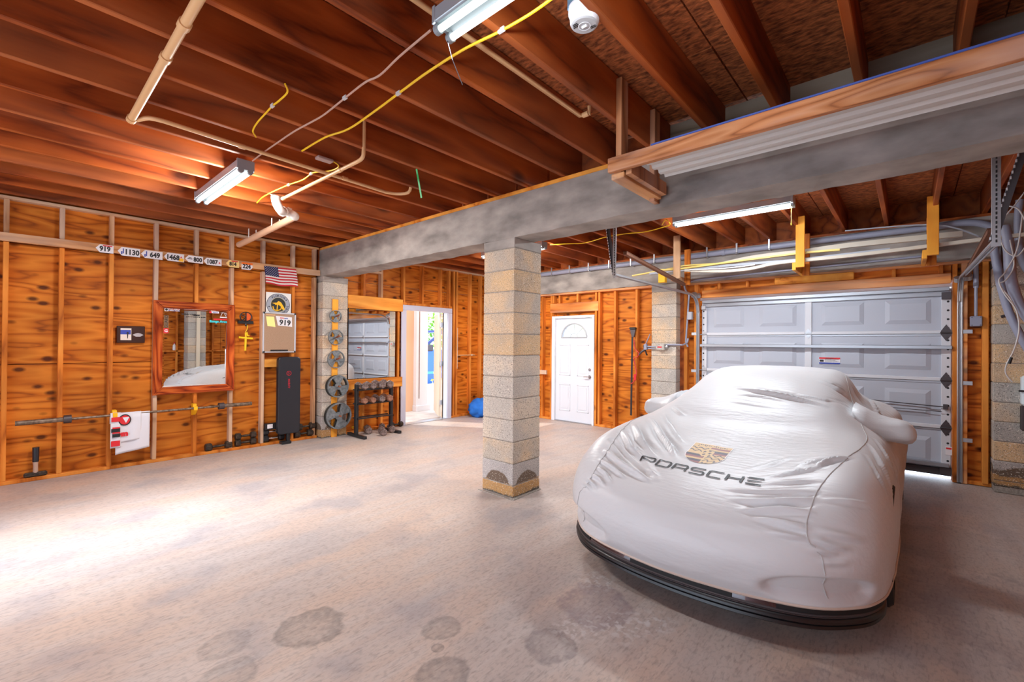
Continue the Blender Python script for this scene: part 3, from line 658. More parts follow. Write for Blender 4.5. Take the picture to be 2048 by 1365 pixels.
# ================================================================ CEILING FITTINGS
def fixture(x0, x1, y, z, label, on=(1, 1), power=40, dim=False):
    t = thing('shop_light', label, 'light', ((x0+x1)/2, y, z))
    m = MB(); P = [(-.06, .0), (-.06, .055), (-.035, .062), (.035, .062), (.06, .055), (.06, 0), (.052, -.008), (.012, .012), (-.012, .012), (-.052, -.008)]
    m.prism(P, (x0, y, z), (0, 1, 0), (0, 0, 1), x1-x0); m.build('housing', fixw, t)
    for e in (x0, x1):
        m = MB(); m.bbox(e-.01, e+.01, y-.063, y+.063, z-.012, z+.066, .003)
        for s_ in (-1, 1): m.cyl((e-.012, y+s_*.034, z-.022), (e+.012, y+s_*.034, z-.022), .021, 12)
        m.build('end_cap', fixw, t)
    for k, s_ in enumerate((-1, 1)):
        m = MB(); m.cyl((x0+.012, y+s_*.034, z-.024), (x1-.012, y+s_*.034, z-.024), .014, 14)
        m.build('fluorescent_tube', (tube if on[k] else tubeoff) if not dim else tubeoff, t, smooth=True)
    for s_ in (-1, 1):
        lamp('tube_side_light', 'AREA', ((x0+x1)/2, y+s_*.056, z-.03), (R(90)*s_, 0, 0), power*.42, (.84, .93, 1) if x0 > -3 else (.97, .96, .93), shape='RECTANGLE', size=x1-x0, size_y=.03, spread=R(178))
    l = lamp('tube_light', 'AREA', ((x0+x1)/2, y, z-.045), (0, 0, 0), power, (.84, .93, 1) if x0 > -3 else (.97, .96, .93), shape='RECTANGLE', size=x1-x0, size_y=.12, spread=R(178))
    return t
F1 = fixture(-5.12, -3.93, 1.235, 2.815, 'lit twin-tube shop light under the left joists by the tan pipe', power=50)
F2 = fixture(-1.50, -.30, 1.235, 2.80, 'large lit shop light at the top edge beside the smoke detector', on=(0, 1), power=11)
F3 = fixture(-1.98, -.84, 4.985, 2.82, 'lit shop light behind the concrete beam in front of the garage door', power=38)
F4 = fixture(-5.03, -3.84, 4.985, 2.82, 'shop light mostly hidden behind the top of the central pillar', power=56)
# pull cord of the light behind the beam
m = MB(); p = at(1583, 412, 'Y', 4.96); m.tube([p, p-Vector((0, 0, .17))], .0025, 5); m.cyl(p-Vector((0, 0, .165)), p-Vector((0, 0, .185)), .006, 8)
m.build('pull_cord', yellow, F3)
# smoke detector
sx, sy = -1.10, 1.70; zc = JB-.02
t = thing('smoke_detector', 'round white smoke detector on a blue junction box between the joists', 'smoke detector', (sx, sy, zc))
def lathe(prof, c, n=28):
    m = MB(); rows = [[(c[0]+r*math.cos(2*math.pi*k/n), c[1]+r*math.sin(2*math.pi*k/n), c[2]+z) for k in range(n+1)] for r, z in prof]; m.grid(rows); return m
q = at(1169, 50, 'Z', zc); sx, sy = q.x, q.y
t.location = (sx, sy, zc)
lathe([(.072, .075), (.072, .05), (.066, .045), (.064, .012), (.058, .0), (.045, -.004)], (sx, sy, zc)).build('cover', white, t, smooth=True)
lathe([(.058, 0), (.05, -.004), (.001, -.004)], (sx, sy, zc)).build('face', plain('detector_grey', (.48, .48, .50), .5), t)
for k in range(3): MB().box(sx-.045+.004*k, sx-.015, sy-.02-.009*k, sy-.0165-.009*k, zc-.006, zc-.003).build('vent_slot', ink, t)
for k in range(2): MB().box(sx+.015, sx+.04, sy+.022+.009*k, sy+.0255+.009*k, zc-.006, zc-.003).build('vent_slot', ink, t)
MB().tube([(sx-.012, sy, zc-.006), (sx+.012, sy, zc-.006)], .006, 8).build('test_button', white, t)
lathe([(.028, -.006), (.026, -.007), (.024, -.006)], (sx, sy, zc)).build('button_ring', white, t)
MB().bbox(sx-.06, sx+.05, sy-.055, sy+.055, zc+.06, zc+.14, .008).build('junction_box', plain('blue_plastic', (.18, .32, .48), .5), t)

# pipes and cables
def pipe(name, pts, r, mat, label, cat, collars=(), n=10):
    m = MB(); m.tube(pts, r, n); m.build(name, mat) if 0 else None
    o = m.build(name, mat, smooth=True, origin=pts[0]); tag(o, label, cat)
    for c_, d in collars:
        c_, d = Vector(c_), Vector(d).normalized(); MB().cyl(c_-d*.022, c_+d*.022, r*1.25, 12).build('coupling', mat, o, smooth=True)
    return o
z = JB-.035
a = at(262, 240, 'Z', z); X0 = a.x
pipe('water_pipe', [(-1.9, a.y, z), (X0, a.y, z)], .021, cpvc, 'tan plastic pipe crossing under the joists at upper left', 'pipe', [((-2.75, a.y, z), (1, 0, 0)), ((X0+.02, a.y, z), (1, 0, 0)), ((-2.4, a.y, z), (1, 0, 0))])
b = at(765, 390, 'Z', z); c = at(830, 386, 'Z', z)
pipe('water_pipe', spline([(X0, a.y, z-.0), (X0+.04, a.y+.03, z), (X0+.12, a.y+.07, z), (X0+.14, a.y+.14, z)], 3)+[(X0+.05, b.y-.02, z)]+spline([(X0+.05, b.y-.02, z), (X0+.09, b.y+.07, z), (X0+.2, b.y+.12, z+.0), (X0+.23, b.y+.13, z+.06)], 3), .014, cpvc, 'long thin tan pipe running along the joists past the left shop light', 'pipe', [((X0+.11, 1.1, z), (0, 1, 0)), ((X0+.08, 1.9, z), (0, 1, 0))])
p, q = at(567, 397, 'Z', 2.80), at(716, 323, 'Z', 2.80)
pipe('water_pipe', [p, q]+spline([q, q+Vector((.06, 0, .01)), q+Vector((.08, 0, .06)), q+Vector((.08, 0, .3))], 3), .014, cpvc, 'thin tan pipe beside the white elbow rising between the joists', 'pipe', [(p, (1, 0, 0)), (p.lerp(q, .8), (1, 0, 0))])
zz = JT-.06; p, q = at(830, 0, 'X', -1.66), at(1160, 218, 'X', -1.66)
pipe('water_pipe', [(-1.66, .2, p.z-.0), (-1.66, q.y, p.z-.0), (-1.60, q.y+.02, p.z), (-1.60, q.y+.02, p.z+.05)], .014, cpvc, 'thin tan pipe between the joists behind the top shop light', 'pipe', [((-1.62, q.y+.01, p.z), (1, 0, 0))])
# white drain elbow with the fat tan drain pipe
p0 = at(552, 398, 'Z', 2.86); e = at(592, 432, 'Z', 2.70); f = at(478, 490, 'X', XL+.03)
e = Vector((e.x, f.y-.0, e.z)); e = at(590, 434, 'Y', f.y)
o = pipe('drain_pipe', [e, f], .036, plain('fat_tan_pipe', (.80, .50, .32), .4), 'fat tan drain pipe slanting down to the left wall on plastic hangers', 'pipe', n=16)
for tt in (.3, .72):
    g = e.lerp(f, tt)
    MB().bbox(g.x-.012, g.x+.012, g.y-.045, g.y-.039, g.z, 2.86, .002).build('hanger_strap', pvcw, o); MB().bbox(g.x-.012, g.x+.012, g.y+.039, g.y+.045, g.z, 2.86, .002).build('hanger_strap', pvcw, o)
pts = spline([p0+Vector((0, 0, .1)), p0+Vector((.0, .0, -.02)), p0+Vector((-.01, .05, -.10)), e+Vector((.03, -.10, .03)), e+Vector((.05, -.03, .0)), e], 5)
o = pipe('drain_elbow', pts, .042, pvcw, 'white plastic drain elbow dropping between the joists above the tan pipe', 'pipe', [(pts[12], pts[13]-pts[12]), (pts[2], pts[3]-pts[2]), (pts[16], pts[17]-pts[16])], n=16)
def cable(pix, z, r, mat, label, name='cable', ax='Z', cat='cable', clips=()):
    pts = [at(x, y, ax, z+(dz if len_ else 0)) for (x, y, *len_), dz in zip(pix, [p[2] if len(p) > 2 else 0 for p in pix])]
    o = tag(MB().tube(spline(pts, 8), r, 6).build(name, mat, origin=pts[0], smooth=True), label, cat)
    for i in clips:
        c_ = pts[i]; MB().bbox(c_.x-.02, c_.x+.02, c_.y-.008, c_.y+.008, c_.z-.008, c_.z+.012, .002).build('cable_clip', whitewire, o)
    return o
zc = JB-.008
cable([(1105, -4), (1060, 28), (1003, 61), (960, 82), (925, 100), (880, 128), (840, 155), (797, 187), (750, 222), (697, 258), (650, 275), (604, 302)], zc, .0065, yellow, 'long yellow cable stapled across the joists below the top shop light', clips=(2, 7))
cable([(570, 168), (575, 184), (560, 200), (545, 212), (533, 225), (515, 245), (506, 262), (512, 274)], zc, .0055, yellow, 'short yellow cable loop stapled under the left joists', clips=(3,))
cable([(660, 320), (674, 328), (676, 335), (660, 342), (630, 345), (622, 348), (605, 360), (577, 370), (545, 384), (525, 395), (514, 406)], zc, .0055, yellow, 'yellow cable leading from a grey splice box past the left shop light', clips=(5, 7))
g0, g1 = at(632, 314, 'Z', zc), at(658, 320, 'Z', zc)
tag(MB().bbox(min(g0.x, g1.x)-.02, max(g0.x, g1.x)+.02, g0.y, g1.y+.03, zc-.015, zc+.006).build('splice_box', plain('splice_grey', (.4, .27, .24), .6), origin=g0), 'small grey splice box under a joist at the end of a yellow cable', 'box')
cable([(1324, 450), (1332, 440), (1340, 449), (1325, 455), (1290, 464), (1250, 468), (1210, 475), (1170, 486), (1130, 488), (1100, 490)], zc, .006, yellow, 'yellow cable linking the two lights behind the concrete beam')
cable([(505, 322), (530, 303), (560, 282), (590, 262), (625, 243), (650, 228), (690, 196), (730, 165), (760, 150), (800, 112), (862, 60)], zc, .0055, cordtan, 'thin tan power cord strung between the two front shop lights', 'power_cord', clips=(6,))
m = MB(); p, q = at(833, 338, 'Z', JB), at(843, 396, 'X', at(833, 338, 'Z', JB).x); m.bar(p, q, .02, .003, (0, 1, 0)); tag(m.build('strap', green, origin=p), 'bright green plastic strap hanging from a joist above the concrete beam', 'strap')
m = MB(); p = at(893, 75, 'Z', 2.78); m.tube([p, at(905, 120, 'Y', p.y), at(925, 170, 'Y', p.y+.05)], .002, 5); tag(m.build('pull_string', darksteel, origin=p), 'dark pull string trailing from the top shop light', 'string')
# conduit along the back beam
zp = at(1500, 499, 'Y', 6.80).z
o = pipe('conduit', [(-6.5, 6.80, zp), (.2, 6.80, zp)]+spline([(.2, 6.80, zp), (.45, 6.78, zp-.0), (.62, 6.76, zp-.07), (.68, 6.74, zp-.2)], 4), .036, pvcg, 'long lilac-grey conduit strapped under the joists along the back beam', 'conduit', [((-2.0, 6.8, zp), (1, 0, 0))], n=14)
for X in jx[6:]:
    MB().bbox(X-.012, X+.012, 6.755, 6.765, zp-.03, JB, .002).bbox(X-.012, X+.012, 6.755, 6.84, zp-.045, zp-.036, .002).build('pipe_strap', steel, o)
# thin conduit over the garage door with its boxes
q0 = at(1400, 582, 'Y', 6.98)
o = pipe('conduit', [(gX(1384), 6.98, 1.0)]*0+spline([(gX(1378), 6.98, 1.42), (gX(1374), 6.98, 1.5)], 1)+[(gX(1380), 6.98, 2.22)]+spline([(gX(1380), 6.98, 2.22), (gX(1374), 6.95, 2.31), (gX(1378), 6.87, 2.39), (gX(1404), 6.85, 2.43)], 3)+[(gX(1840), 6.85, 2.475), (gX(1900), 6.9, 2.44)], .013, pvcg, 'thin grey conduit rising beside the track and over the garage door', 'conduit')
p = at(1380, 632, 'Y', 6.99)
tag(MB().bbox(p.x-.03, p.x+.04, 6.95, 7.02, p.z-.06, p.z+.06, .006).build('junction_box', plain('box_grey', (.45, .45, .5), .5), origin=p), 'small grey electrical box on the stud left of the garage door', 'box')
o = pipe('conduit', [(gX(1379), 6.97, 1.55)]+spline([(gX(1379), 6.97, 1.55), (gX(1378), 6.95, 1.49), (gX(1374), 6.9, 1.455), (gX(1374), 6.84, 1.45)], 3)+[(-2.95, 6.84, 1.45)], .013, pvcg, 'grey conduit elbow running left across the block pillar to a box', 'conduit')
p = at(1324, 694, 'Y', 6.86)
t = thing('outlet_box', 'weathered outlet box with red marks and grey fittings on the block pillar', 'box', (p.x, 6.84, p.z))
MB().bbox(p.x-.07, p.x+.07, 6.78, 6.868, p.z-.05, p.z+.045, .006).build('box_body', block_mats[1], t); MB().bbox(p.x-.04, p.x+.03, 6.776, 6.781, p.z-.015, p.z+.004, .001).build('red_mark', red, t)
MB().tube([(p.x-.07, 6.83, p.z), (p.x-.26, 6.83, p.z)], .012, 8).tube([(p.x-.07, 6.83, p.z-.03), (p.x-.22, 6.83, p.z-.03)], .01, 8).bbox(p.x-.28, p.x-.23, 6.80, 6.86, p.z-.05, p.z+.04, .005).build('fitting', pvcg, t)
MB().bar((p.x-.26, 6.83, p.z+.03), (p.x-.19, 6.84, p.z+.2), .03, .01).build('lever', pvcg, t); MB().cyl((p.x+.07, 6.83, p.z), (p.x+.11, 6.83, p.z), .03, 10).build('collar', steel, t)
p = at(1952, 643, 'Y', 7.0)
t = thing('junction_box', 'grey square junction box with a conduit stub right of the garage door', 'box', (p.x, 7.0, p.z)); MB().bbox(p.x-.045, p.x+.045, 6.97, 7.05, p.z-.055, p.z+.055, .005).build('box_body', pvcg, t)
MB().tube([(p.x, 7.01, p.z+.05), (p.x, 7.01, 2.12)], .014, 8).tube([(p.x, 7.01, 2.1), (p.x, 7.01, 2.4)], .022, 8).build('conduit_stub', pvcg, t); [MB().cyl((p.x+a_, 6.966, p.z+b_), (p.x+a_, 6.971, p.z+b_), .005, 6).build('screw', darksteel, t) for a_ in (-.033, .033) for b_ in (-.043, .043)]
# conduits and wires by the right pillar
def rpipe(pix, y, r, mat, label, name='conduit', cat='conduit', n=10):
    pts = [at(px, py, 'Y', y+(rest[0] if rest else 0)) for px, py, *rest in pix]
    return tag(MB().tube(spline(pts, 6), r, n).build(name, mat, smooth=True, origin=pts[0]), label, cat)
rpipe([(1985, 480), (1992, 520), (2003, 575), (2020, 630), (2045, 680), (2075, 730)], 6.4, .033, pvcg, 'lilac-grey conduit slanting down across the block pillar, left of the pair')
rpipe([(2008, 452), (2018, 500), (2022, 560), (2040, 612), (2075, 660)], 6.3, .042, pvcg, 'thicker lilac-grey conduit at the right edge above the white meter box')
rpipe([(2040, 400), (2036, 450), (2044, 520), (2070, 560)], 6.5, .03, pvcg, 'short grey conduit at the far right edge below the joists')
rpipe([(2002, 492), (2001, 520), (2006, 560), (2012, 600)], 6.84, .016, darksteel, 'thin dark conduit between the two lilac-grey conduits')
rpipe([(2060, 370), (2030, 410), (2006, 440), (2000, 470), (2010, 500), (2035, 512), (2060, 480)], 6.2, .006, whitewire, 'loose white wire looping over the grey conduits', 'wire', 'wire')
rpipe([(2016, 412), (2036, 418), (2050, 440)], 6.1, .006, whitewire, 'white wire arcing at the right edge beside the angle irons', 'wire', 'wire')
rpipe([(2045, 430), (2034, 500), (2010, 545), (1998, 562), (2010, 590), (2032, 620), (2038, 660), (2028, 700), (2013, 730), (2012, 748), (2025, 765)], 6.2, .006, whitewire, 'long white wire dangling down the block pillar to a dark splice', 'wire', 'wire')
rpipe([(2020, 480), (2028, 530), (2012, 560), (2000, 570), (2022, 600), (2040, 640)], 6.25, .006, whitewire, 'second white wire hanging beside the long one on the pillar', 'wire', 'wire')
rpipe([(2023, 715), (2018, 728)], 6.2, .012, ink, 'small dark splice on the dangling white wire', 'wire_splice', 'splice')
rpipe([(2002, 634), (2028, 628)], 6.86, .014, darksteel, 'short dark pipe stub poking from the block pillar', 'pipe_stub', 'pipe')
p = at(2046, 800, 'Y', 6.8)
t = thing('meter_box', 'white-fronted grey meter box on the block pillar at the right edge', 'box', (p.x, 6.84, p.z))
a_, b_ = at(2042, 752, 'Y', 6.8), at(2042, 812, 'Y', 6.8); MB().bbox(a_.x, a_.x+.22, 6.76, 6.868, b_.z, a_.z, .02).build('cover', plain('meter_white', (.75, .85, .9), .3), t)
b2 = at(2042, 862, 'Y', 6.8); MB().bbox(a_.x+.0, a_.x+.2, 6.79, 6.868, b2.z, b_.z, .01).build('back_box', darksteel, t); MB().bbox(a_.x-.02, a_.x+.1, 6.75, 6.775, (a_.z+b_.z)/2-.01, (a_.z+b_.z)/2+.008, .003).build('latch', ink, t)

# ================================================================ STORAGE RACKS
yr = 2.50; zr = 2.53
A = at(1215, 330, 'Y', yr)
t = thing('storage_rack', 'overhead timber storage rack hung in front of the concrete beam, upper right', 'rack', (A.x, yr, zr))
MB().bbox(A.x, 1.1, yr, yr+.038, zr, zr+.089, .003).build('front_rail', old_x, t)
MB().bbox(A.x+.02, A.x+.058, yr+.038, 3.13, zr-.0, zr+.085, .003).build('side_arm', old_z, t)
MB().bbox(A.x+.005, A.x+.094, yr+.04, 3.10, zr-.038, zr, .003).build('bottom_arm', rail_y, t)
MB().bbox(A.x+.035, A.x+.073, yr+.04, yr+.13, zr, 3.13, .003).build('hanger_post', old_z, t)
MB().bbox(A.x+.03, A.x+.068, 3.04, 3.13, zr-.06, 3.13, .003).build('hanger_post', old_z, t)
m = MB(); m.bar((A.x+.12, yr+.05, zr+.02), (A.x+.12, 3.08, zr+.02), .038, .085); m.build('side_arm', old_z, t)
MB().bbox(.95, .99, yr+.04, yr+.13, zr, 3.13, .003).build('hanger_post', old_z, t)
m = MB(); rng_ = [(0, 0), (.02, 0)]
X0s, X1s = A.x+.22, 1.1
def corr(y0, y1, n, z0):
    prof = []
    w = (y1-y0)/n
    for i in range(n):
        y = y0+i*w; prof += [(y, z0), (y+w*.35, z0), (y+w*.45, z0+.016), (y+w*.9, z0+.016)]
    prof.append((y1, z0)); return prof
pr_ = corr(yr+.07, 2.86, 3, zr+.02)
m = MB(); m.grid([[(X0s, y, z) for y, z in pr_], [(X1s, y, z) for y, z in pr_]]); m.grid([[(X0s, y, z+.02) for y, z in pr_], [(X1s, y, z+.02) for y, z in pr_]])
tag(m.build('storm_panel', plain('dull_aluminium', (.60, .58, .55), .5, .1), origin=(X0s, yr+.12, zr)), 'pale ribbed metal panel lying on the overhead timber rack', 'panel')
tag(MB().bbox(A.x+.28, 1.1, yr+.008, yr+.55, zr+.092, zr+.104, .003).build('blue_sheet', plain('blue_film', (.07, .12, .42), .35), origin=(A.x+.3, yr, zr+.09)), 'thin blue-edged sheet on top of the overhead rack rail', 'sheet')
# back rack over the garage door
def rack_hanger(px, label, front, fm, yy=6.2):
    p = at(px, 500, 'Y', yy); x = p.x; zb = 2.36
    t = thing('rack_hanger', label, 'hanger', (x, yy, zb))
    MB().bbox(x-.045, x+.045, yy, yy+.038, zb+.02, 2.98, .003).build('front_post', fm, t)
    MB().bbox(x-.08, x-.042, yy+.0, 6.80, zb-.01, zb+.08, .003).build('arm', fm, t)
    MB().bbox(x-.04, x+.04, 6.60, 6.64, zb-.03, 2.85, .003).build('rear_post', stud_m, t)
rack_hanger(1353, 'brown timber hanger at the left end of the long trim rack', 0, stud_w)
rack_hanger(1600, 'orange timber hanger in the middle of the long trim rack', 0, bright_z)
rack_hanger(1866, 'orange timber hanger at the right end of the trim rack under a joist', 0, bright_z)
trimc = plain('pale_trim', (.62, .55, .45), .5); trimy = plain('yellowish_trim', (.86, .66, .18), .5); trimg = plain('grey_trim', (.42, .44, .50), .5)
def plank(pix, y, w, h, mat, label, name='trim_length'):
    pts = spline([at(px, py, 'Y', y) for px, py in pix], 5); m = MB()
    for a, b in zip(pts, pts[1:]): m.bar(a, b, w, h)
    tag(m.build(name, mat, origin=pts[0]), label, 'trim')
plank([(1395, 541), (1500, 517), (1600, 505), (1700, 491), (1925, 468)], 6.42, .05, .055, trimc, 'pale dashed-edge trim, upper length on the back rack')
plank([(1320, 540), (1360, 538), (1480, 522), (1600, 507), (1680, 500)], 6.34, .04, .022, trimy, 'yellow trim length, longest of the yellow ones on the back rack')
plank([(1265, 552), (1330, 540), (1370, 532), (1430, 528)], 6.38, .035, .018, trimy, 'short yellow trim end sticking out left of the back rack')
plank([(1300, 548), (1390, 538), (1500, 528), (1600, 520), (1780, 499)], 6.38, .04, .03, trimg, 'grey trim length in the middle of the back rack')
plank([(1370, 541), (1440, 543), (1500, 538), (1560, 526), (1700, 512), (1960, 480), (2048, 470)], 6.30, .045, .035, trimc, 'long pale trim, lowest length on the back rack')
plank([(1380, 540), (1450, 537), (1510, 530)], 6.26, .03, .012, white, 'thin white trim bowed at the front of the back rack')
p, q = at(1690, 478, 'Y', 6.6), at(1912, 476, 'Y', 6.6)
plank([(1690, 462), (1868, 450), (1965, 476)], 6.66, .02, .012, trimg, 'thin grey rod angled over the back rack toward the right track')
p = at(1324, 556, 'Y', 6.36)
tag(MB().bbox(p.x-.05, p.x+.05, 6.34, 6.42, p.z-.07, p.z+.09).build('wood_offcut', gold, origin=p), 'small yellow wood offcut hanging behind the left garage track', 'offcut')

# ================================================================ CAR UNDER ITS COVER
CX, CY = -.95, 2.35
def cw(x, y, z): return Vector((CX+x, CY+y, z))
# hoops from the front hem, up over bonnet and roof to the rear hem: (lateral, rearward, height), centre to side hem
HO = [
 [(0,.03,.225),(.33,.06,.225),(.60,.15,.225),(.775,.31,.225),(.85,.46,.225),(.875,.60,.23),(.885,.74,.235)],
 [(0,-.01,.30),(.33,.02,.30),(.61,.11,.30),(.79,.28,.30),(.86,.46,.31),(.888,.64,.29),(.892,.84,.235)],
 [(0,-.02,.42),(.33,.01,.425),(.62,.10,.44),(.80,.27,.45),(.872,.48,.46),(.898,.74,.38),(.895,.98,.24)],
 [(0,.05,.545),(.34,.08,.555),(.62,.17,.585),(.79,.33,.60),(.872,.58,.58),(.905,.88,.44),(.90,1.12,.245)],
 [(0,.22,.625),(.34,.25,.64),(.61,.32,.685),(.77,.44,.70),(.865,.68,.65),(.908,.96,.47),(.90,1.20,.25)],
 [(0,.50,.69),(.34,.52,.705),(.60,.57,.765),(.76,.64,.775),(.862,.82,.70),(.908,1.04,.49),(.90,1.28,.25)],
 [(0,.88,.765),(.34,.90,.78),(.60,.93,.825),(.755,.97,.82),(.855,1.06,.73),(.905,1.18,.50),(.898,1.36,.25)],
 [(0,1.20,.845),(.34,1.24,.855),(.58,1.30,.875),(.735,1.34,.85),(.845,1.38,.75),(.902,1.42,.50),(.895,1.50,.25)],
 [(0,1.42,.955),(.33,1.46,.96),(.55,1.55,.975),(.71,1.62,.89),(.84,1.66,.765),(.900,1.68,.50),(.892,1.70,.25)],
 [(0,1.72,1.105),(.31,1.77,1.105),(.515,1.87,1.09),(.675,1.92,.93),(.845,1.94,.775),(.905,1.94,.50),(.892,1.94,.25)],
 [(0,2.02,1.205),(.30,2.07,1.202),(.52,2.15,1.160),(.65,2.18,.96),(.84,2.20,.785),(.905,2.20,.50),(.892,2.20,.25)],
 [(0,2.38,1.245),(.30,2.41,1.24),(.51,2.46,1.195),(.635,2.48,.975),(.84,2.48,.79),(.908,2.48,.50),(.895,2.48,.25)],
 [(0,2.80,1.245),(.30,2.82,1.237),(.50,2.84,1.185),(.635,2.84,.97),(.845,2.84,.80),(.915,2.84,.51),(.90,2.84,.25)],
 [(0,3.25,1.175),(.27,3.25,1.16),(.45,3.25,1.10),(.63,3.25,.95),(.86,3.25,.81),(.925,3.25,.52),(.905,3.25,.25)],
 [(0,3.70,1.01),(.27,3.70,1.0),(.45,3.69,.96),(.66,3.66,.88),(.865,3.62,.79),(.925,3.60,.52),(.90,3.58,.25)],
 [(0,4.10,.86),(.30,4.08,.855),(.52,4.04,.84),(.72,3.96,.79),(.85,3.86,.72),(.90,3.80,.50),(.885,3.76,.26)],
 [(0,4.24,.70),(.32,4.21,.70),(.56,4.15,.69),(.74,4.05,.65),(.84,3.94,.58),(.87,3.88,.45),(.86,3.86,.30)],
 [(0,4.25,.42),(.32,4.22,.42),(.56,4.16,.42),(.73,4.06,.41),(.82,3.96,.40),(.85,3.92,.38),(.85,3.90,.33)]]
G = np.array([[(-p[0], p[1], p[2]) for p in reversed(h[1:])]+[tuple(p) for p in h] for h in HO])   # 18 x 13 x 3
def up(A, k, axis):
    A = np.moveaxis(A, axis, 0); n = A.shape[0]; out = []
    for i in range(n-1):
        a, b, c, d = A[max(i-1, 0)], A[i], A[i+1], A[min(i+2, n-1)]
        for j in range(k): out.append(cr(a, b, c, d, j/k))
    out.append(A[-1]); return np.moveaxis(np.array(out), 0, axis)
KR, KC = 24, 16
S = up(up(G, KR, 0), KC, 1)
# surface normals by differences
du = np.gradient(S, axis=0); dv = np.gradient(S, axis=1); Nn = np.cross(dv, du); Nn /= np.linalg.norm(Nn, axis=2, keepdims=True)+1e-9
if Nn[100, 96][2] < 0: Nn = -Nn
# folds of the fabric: ridges laid along 3-D polylines on the cover
def fold(pts, w, a, taper=True):
    global D
    pts = np.array([[p[0]-CX, p[1]-CY, p[2]] for p in pts]); best = np.full(S.shape[:2], 1e9); tt = np.zeros(S.shape[:2]); L = len(pts)-1
    for i in range(L):
        p, q = pts[i], pts[i+1]; d = q-p; l2 = d@d
        t = np.clip(((S-p)@d)/l2, 0, 1); r = np.linalg.norm(S-(p+t[..., None]*d), axis=2)
        mm = r < best; best = np.where(mm, r, best); tt = np.where(mm, (i+t)/L, tt)
    prof = np.exp(-(best/w)**2) - .55*np.exp(-((best-1.9*w)/w)**2)
    D += 1.45*a*prof*(np.sin(np.pi*np.clip(tt, .02, .98))**.7 if taper else 1)
D = np.zeros(S.shape[:2])
_bm = BVHTree.FromPolygons([tuple(v) for v in (S.reshape(-1, 3)+np.array([CX, CY, 0]))],
    [(i*S.shape[1]+j, i*S.shape[1]+j+1, (i+1)*S.shape[1]+j+1, (i+1)*S.shape[1]+j) for i in range(S.shape[0]-1) for j in range(S.shape[1]-1)])
CAMP = Vector((0, 0, CH))
def hit(px, py, bvh=None):
    d = (at(px, py, 'Z', 0)-CAMP).normalized() if py > 720 else (at(px, py, 'Y', 9)-CAMP).normalized()
    h = (bvh or _bm).ray_cast(CAMP, d)
    return h[0], h[1]
def foldpx(pix, w, a):
    pts = [hit(x, y)[0] for x, y in pix]; pts = [p for p in pts if p is not None]
    if len(pts) >= 2: fold([tuple(p) for p in pts], w, a*(1.7 if pix[0][0] < 1310 else 1.25))
for pix, w, a in (
    # folds fanning from the left headlamp over the bonnet
    ([(1245, 862), (1262, 895), (1290, 920), (1312, 958)], .018, .016), ([(1268, 850), (1280, 878), (1310, 912), (1330, 930)], .017, .016), ([(1302, 838), (1322, 870), (1345, 900), (1356, 925)], .016, .015),
    ([(1212, 902), (1240, 925), (1270, 945), (1300, 962)], .016, .014), ([(1222, 880), (1250, 912), (1280, 938), (1310, 955)], .014, -.010), ([(1200, 920), (1225, 935), (1250, 955)], .011, .009),
    ([(1196, 935), (1212, 948), (1222, 965)], .009, .008), ([(1185, 950), (1200, 958), (1208, 972)], .008, .007), ([(1175, 958), (1186, 966), (1192, 978)], .008, .007), ([(1165, 966), (1176, 972), (1182, 982)], .008, .006),
    ([(1328, 828), (1335, 845), (1345, 855)], .012, .008), ([(1345, 815), (1358, 825), (1368, 831)], .012, .009), ([(1340, 848), (1352, 868), (1370, 888)], .012, .008),
    # horizontal folds right of centre on the nose
    ([(1450, 978), (1530, 984), (1630, 982)], .014, .012), ([(1465, 1000), (1550, 1004), (1630, 999)], .014, .012), ([(1480, 1020), (1560, 1020), (1625, 1024)], .013, .011), ([(1495, 992), (1560, 995), (1635, 990)], .010, -.009),
    ([(1500, 1010), (1560, 1012), (1628, 1011)], .010, -.009), ([(1510, 1036), (1570, 1045), (1622, 1056)], .012, .010), ([(1535, 1062), (1580, 1072), (1615, 1078)], .012, .009), ([(1560, 1048), (1600, 1058), (1618, 1064)], .009, .007),
    ([(1485, 968), (1560, 966), (1640, 962)], .012, .010), ([(1500, 958), (1570, 948), (1640, 938)], .010, .009), ([(1470, 945), (1530, 932), (1580, 915)], .011, .007), ([(1620, 940), (1660, 922), (1700, 916)], .013, .014), ([(1590, 935), (1620, 925), (1640, 918)], .009, .007),
    ([(1525, 955), (1600, 944), (1680, 930)], .009, .006),
    # windscreen folds
    ([(1470, 776), (1530, 784), (1590, 796), (1650, 812)], .017, .014), ([(1465, 789), (1520, 792), (1580, 803)], .012, .006), ([(1460, 803), (1540, 815)], .012, .004), ([(1640, 762), (1675, 780), (1700, 796)], .014, .011), ([(1660, 765), (1690, 782)], .010, .007), ([(1600, 790), (1650, 800), (1700, 815)], .012, .006),
    # below the right seam and on the right wing
    ([(1640, 1000), (1700, 1003), (1740, 1010)], .012, .005), ([(1640, 1062), (1690, 1072), (1730, 1082)], .014, .007), ([(1625, 1078), (1665, 1092), (1700, 1098)], .012, .008), ([(1620, 1096), (1650, 1104), (1680, 1110)], .010, .007), ([(1640, 1125), (1700, 1126)], .012, .005),
    ([(1740, 890), (1765, 935), (1785, 985)], .014, .010), ([(1752, 880), (1775, 920), (1790, 960)], .012, .010), ([(1735, 912), (1760, 960), (1780, 1010)], .010, .007),
    # sides of the cabin
    ([(1715, 765), (1740, 800), (1762, 840)], .014, .010), ([(1725, 762), (1755, 800), (1775, 830)], .012, .010)):
    foldpx(pix, w, a)
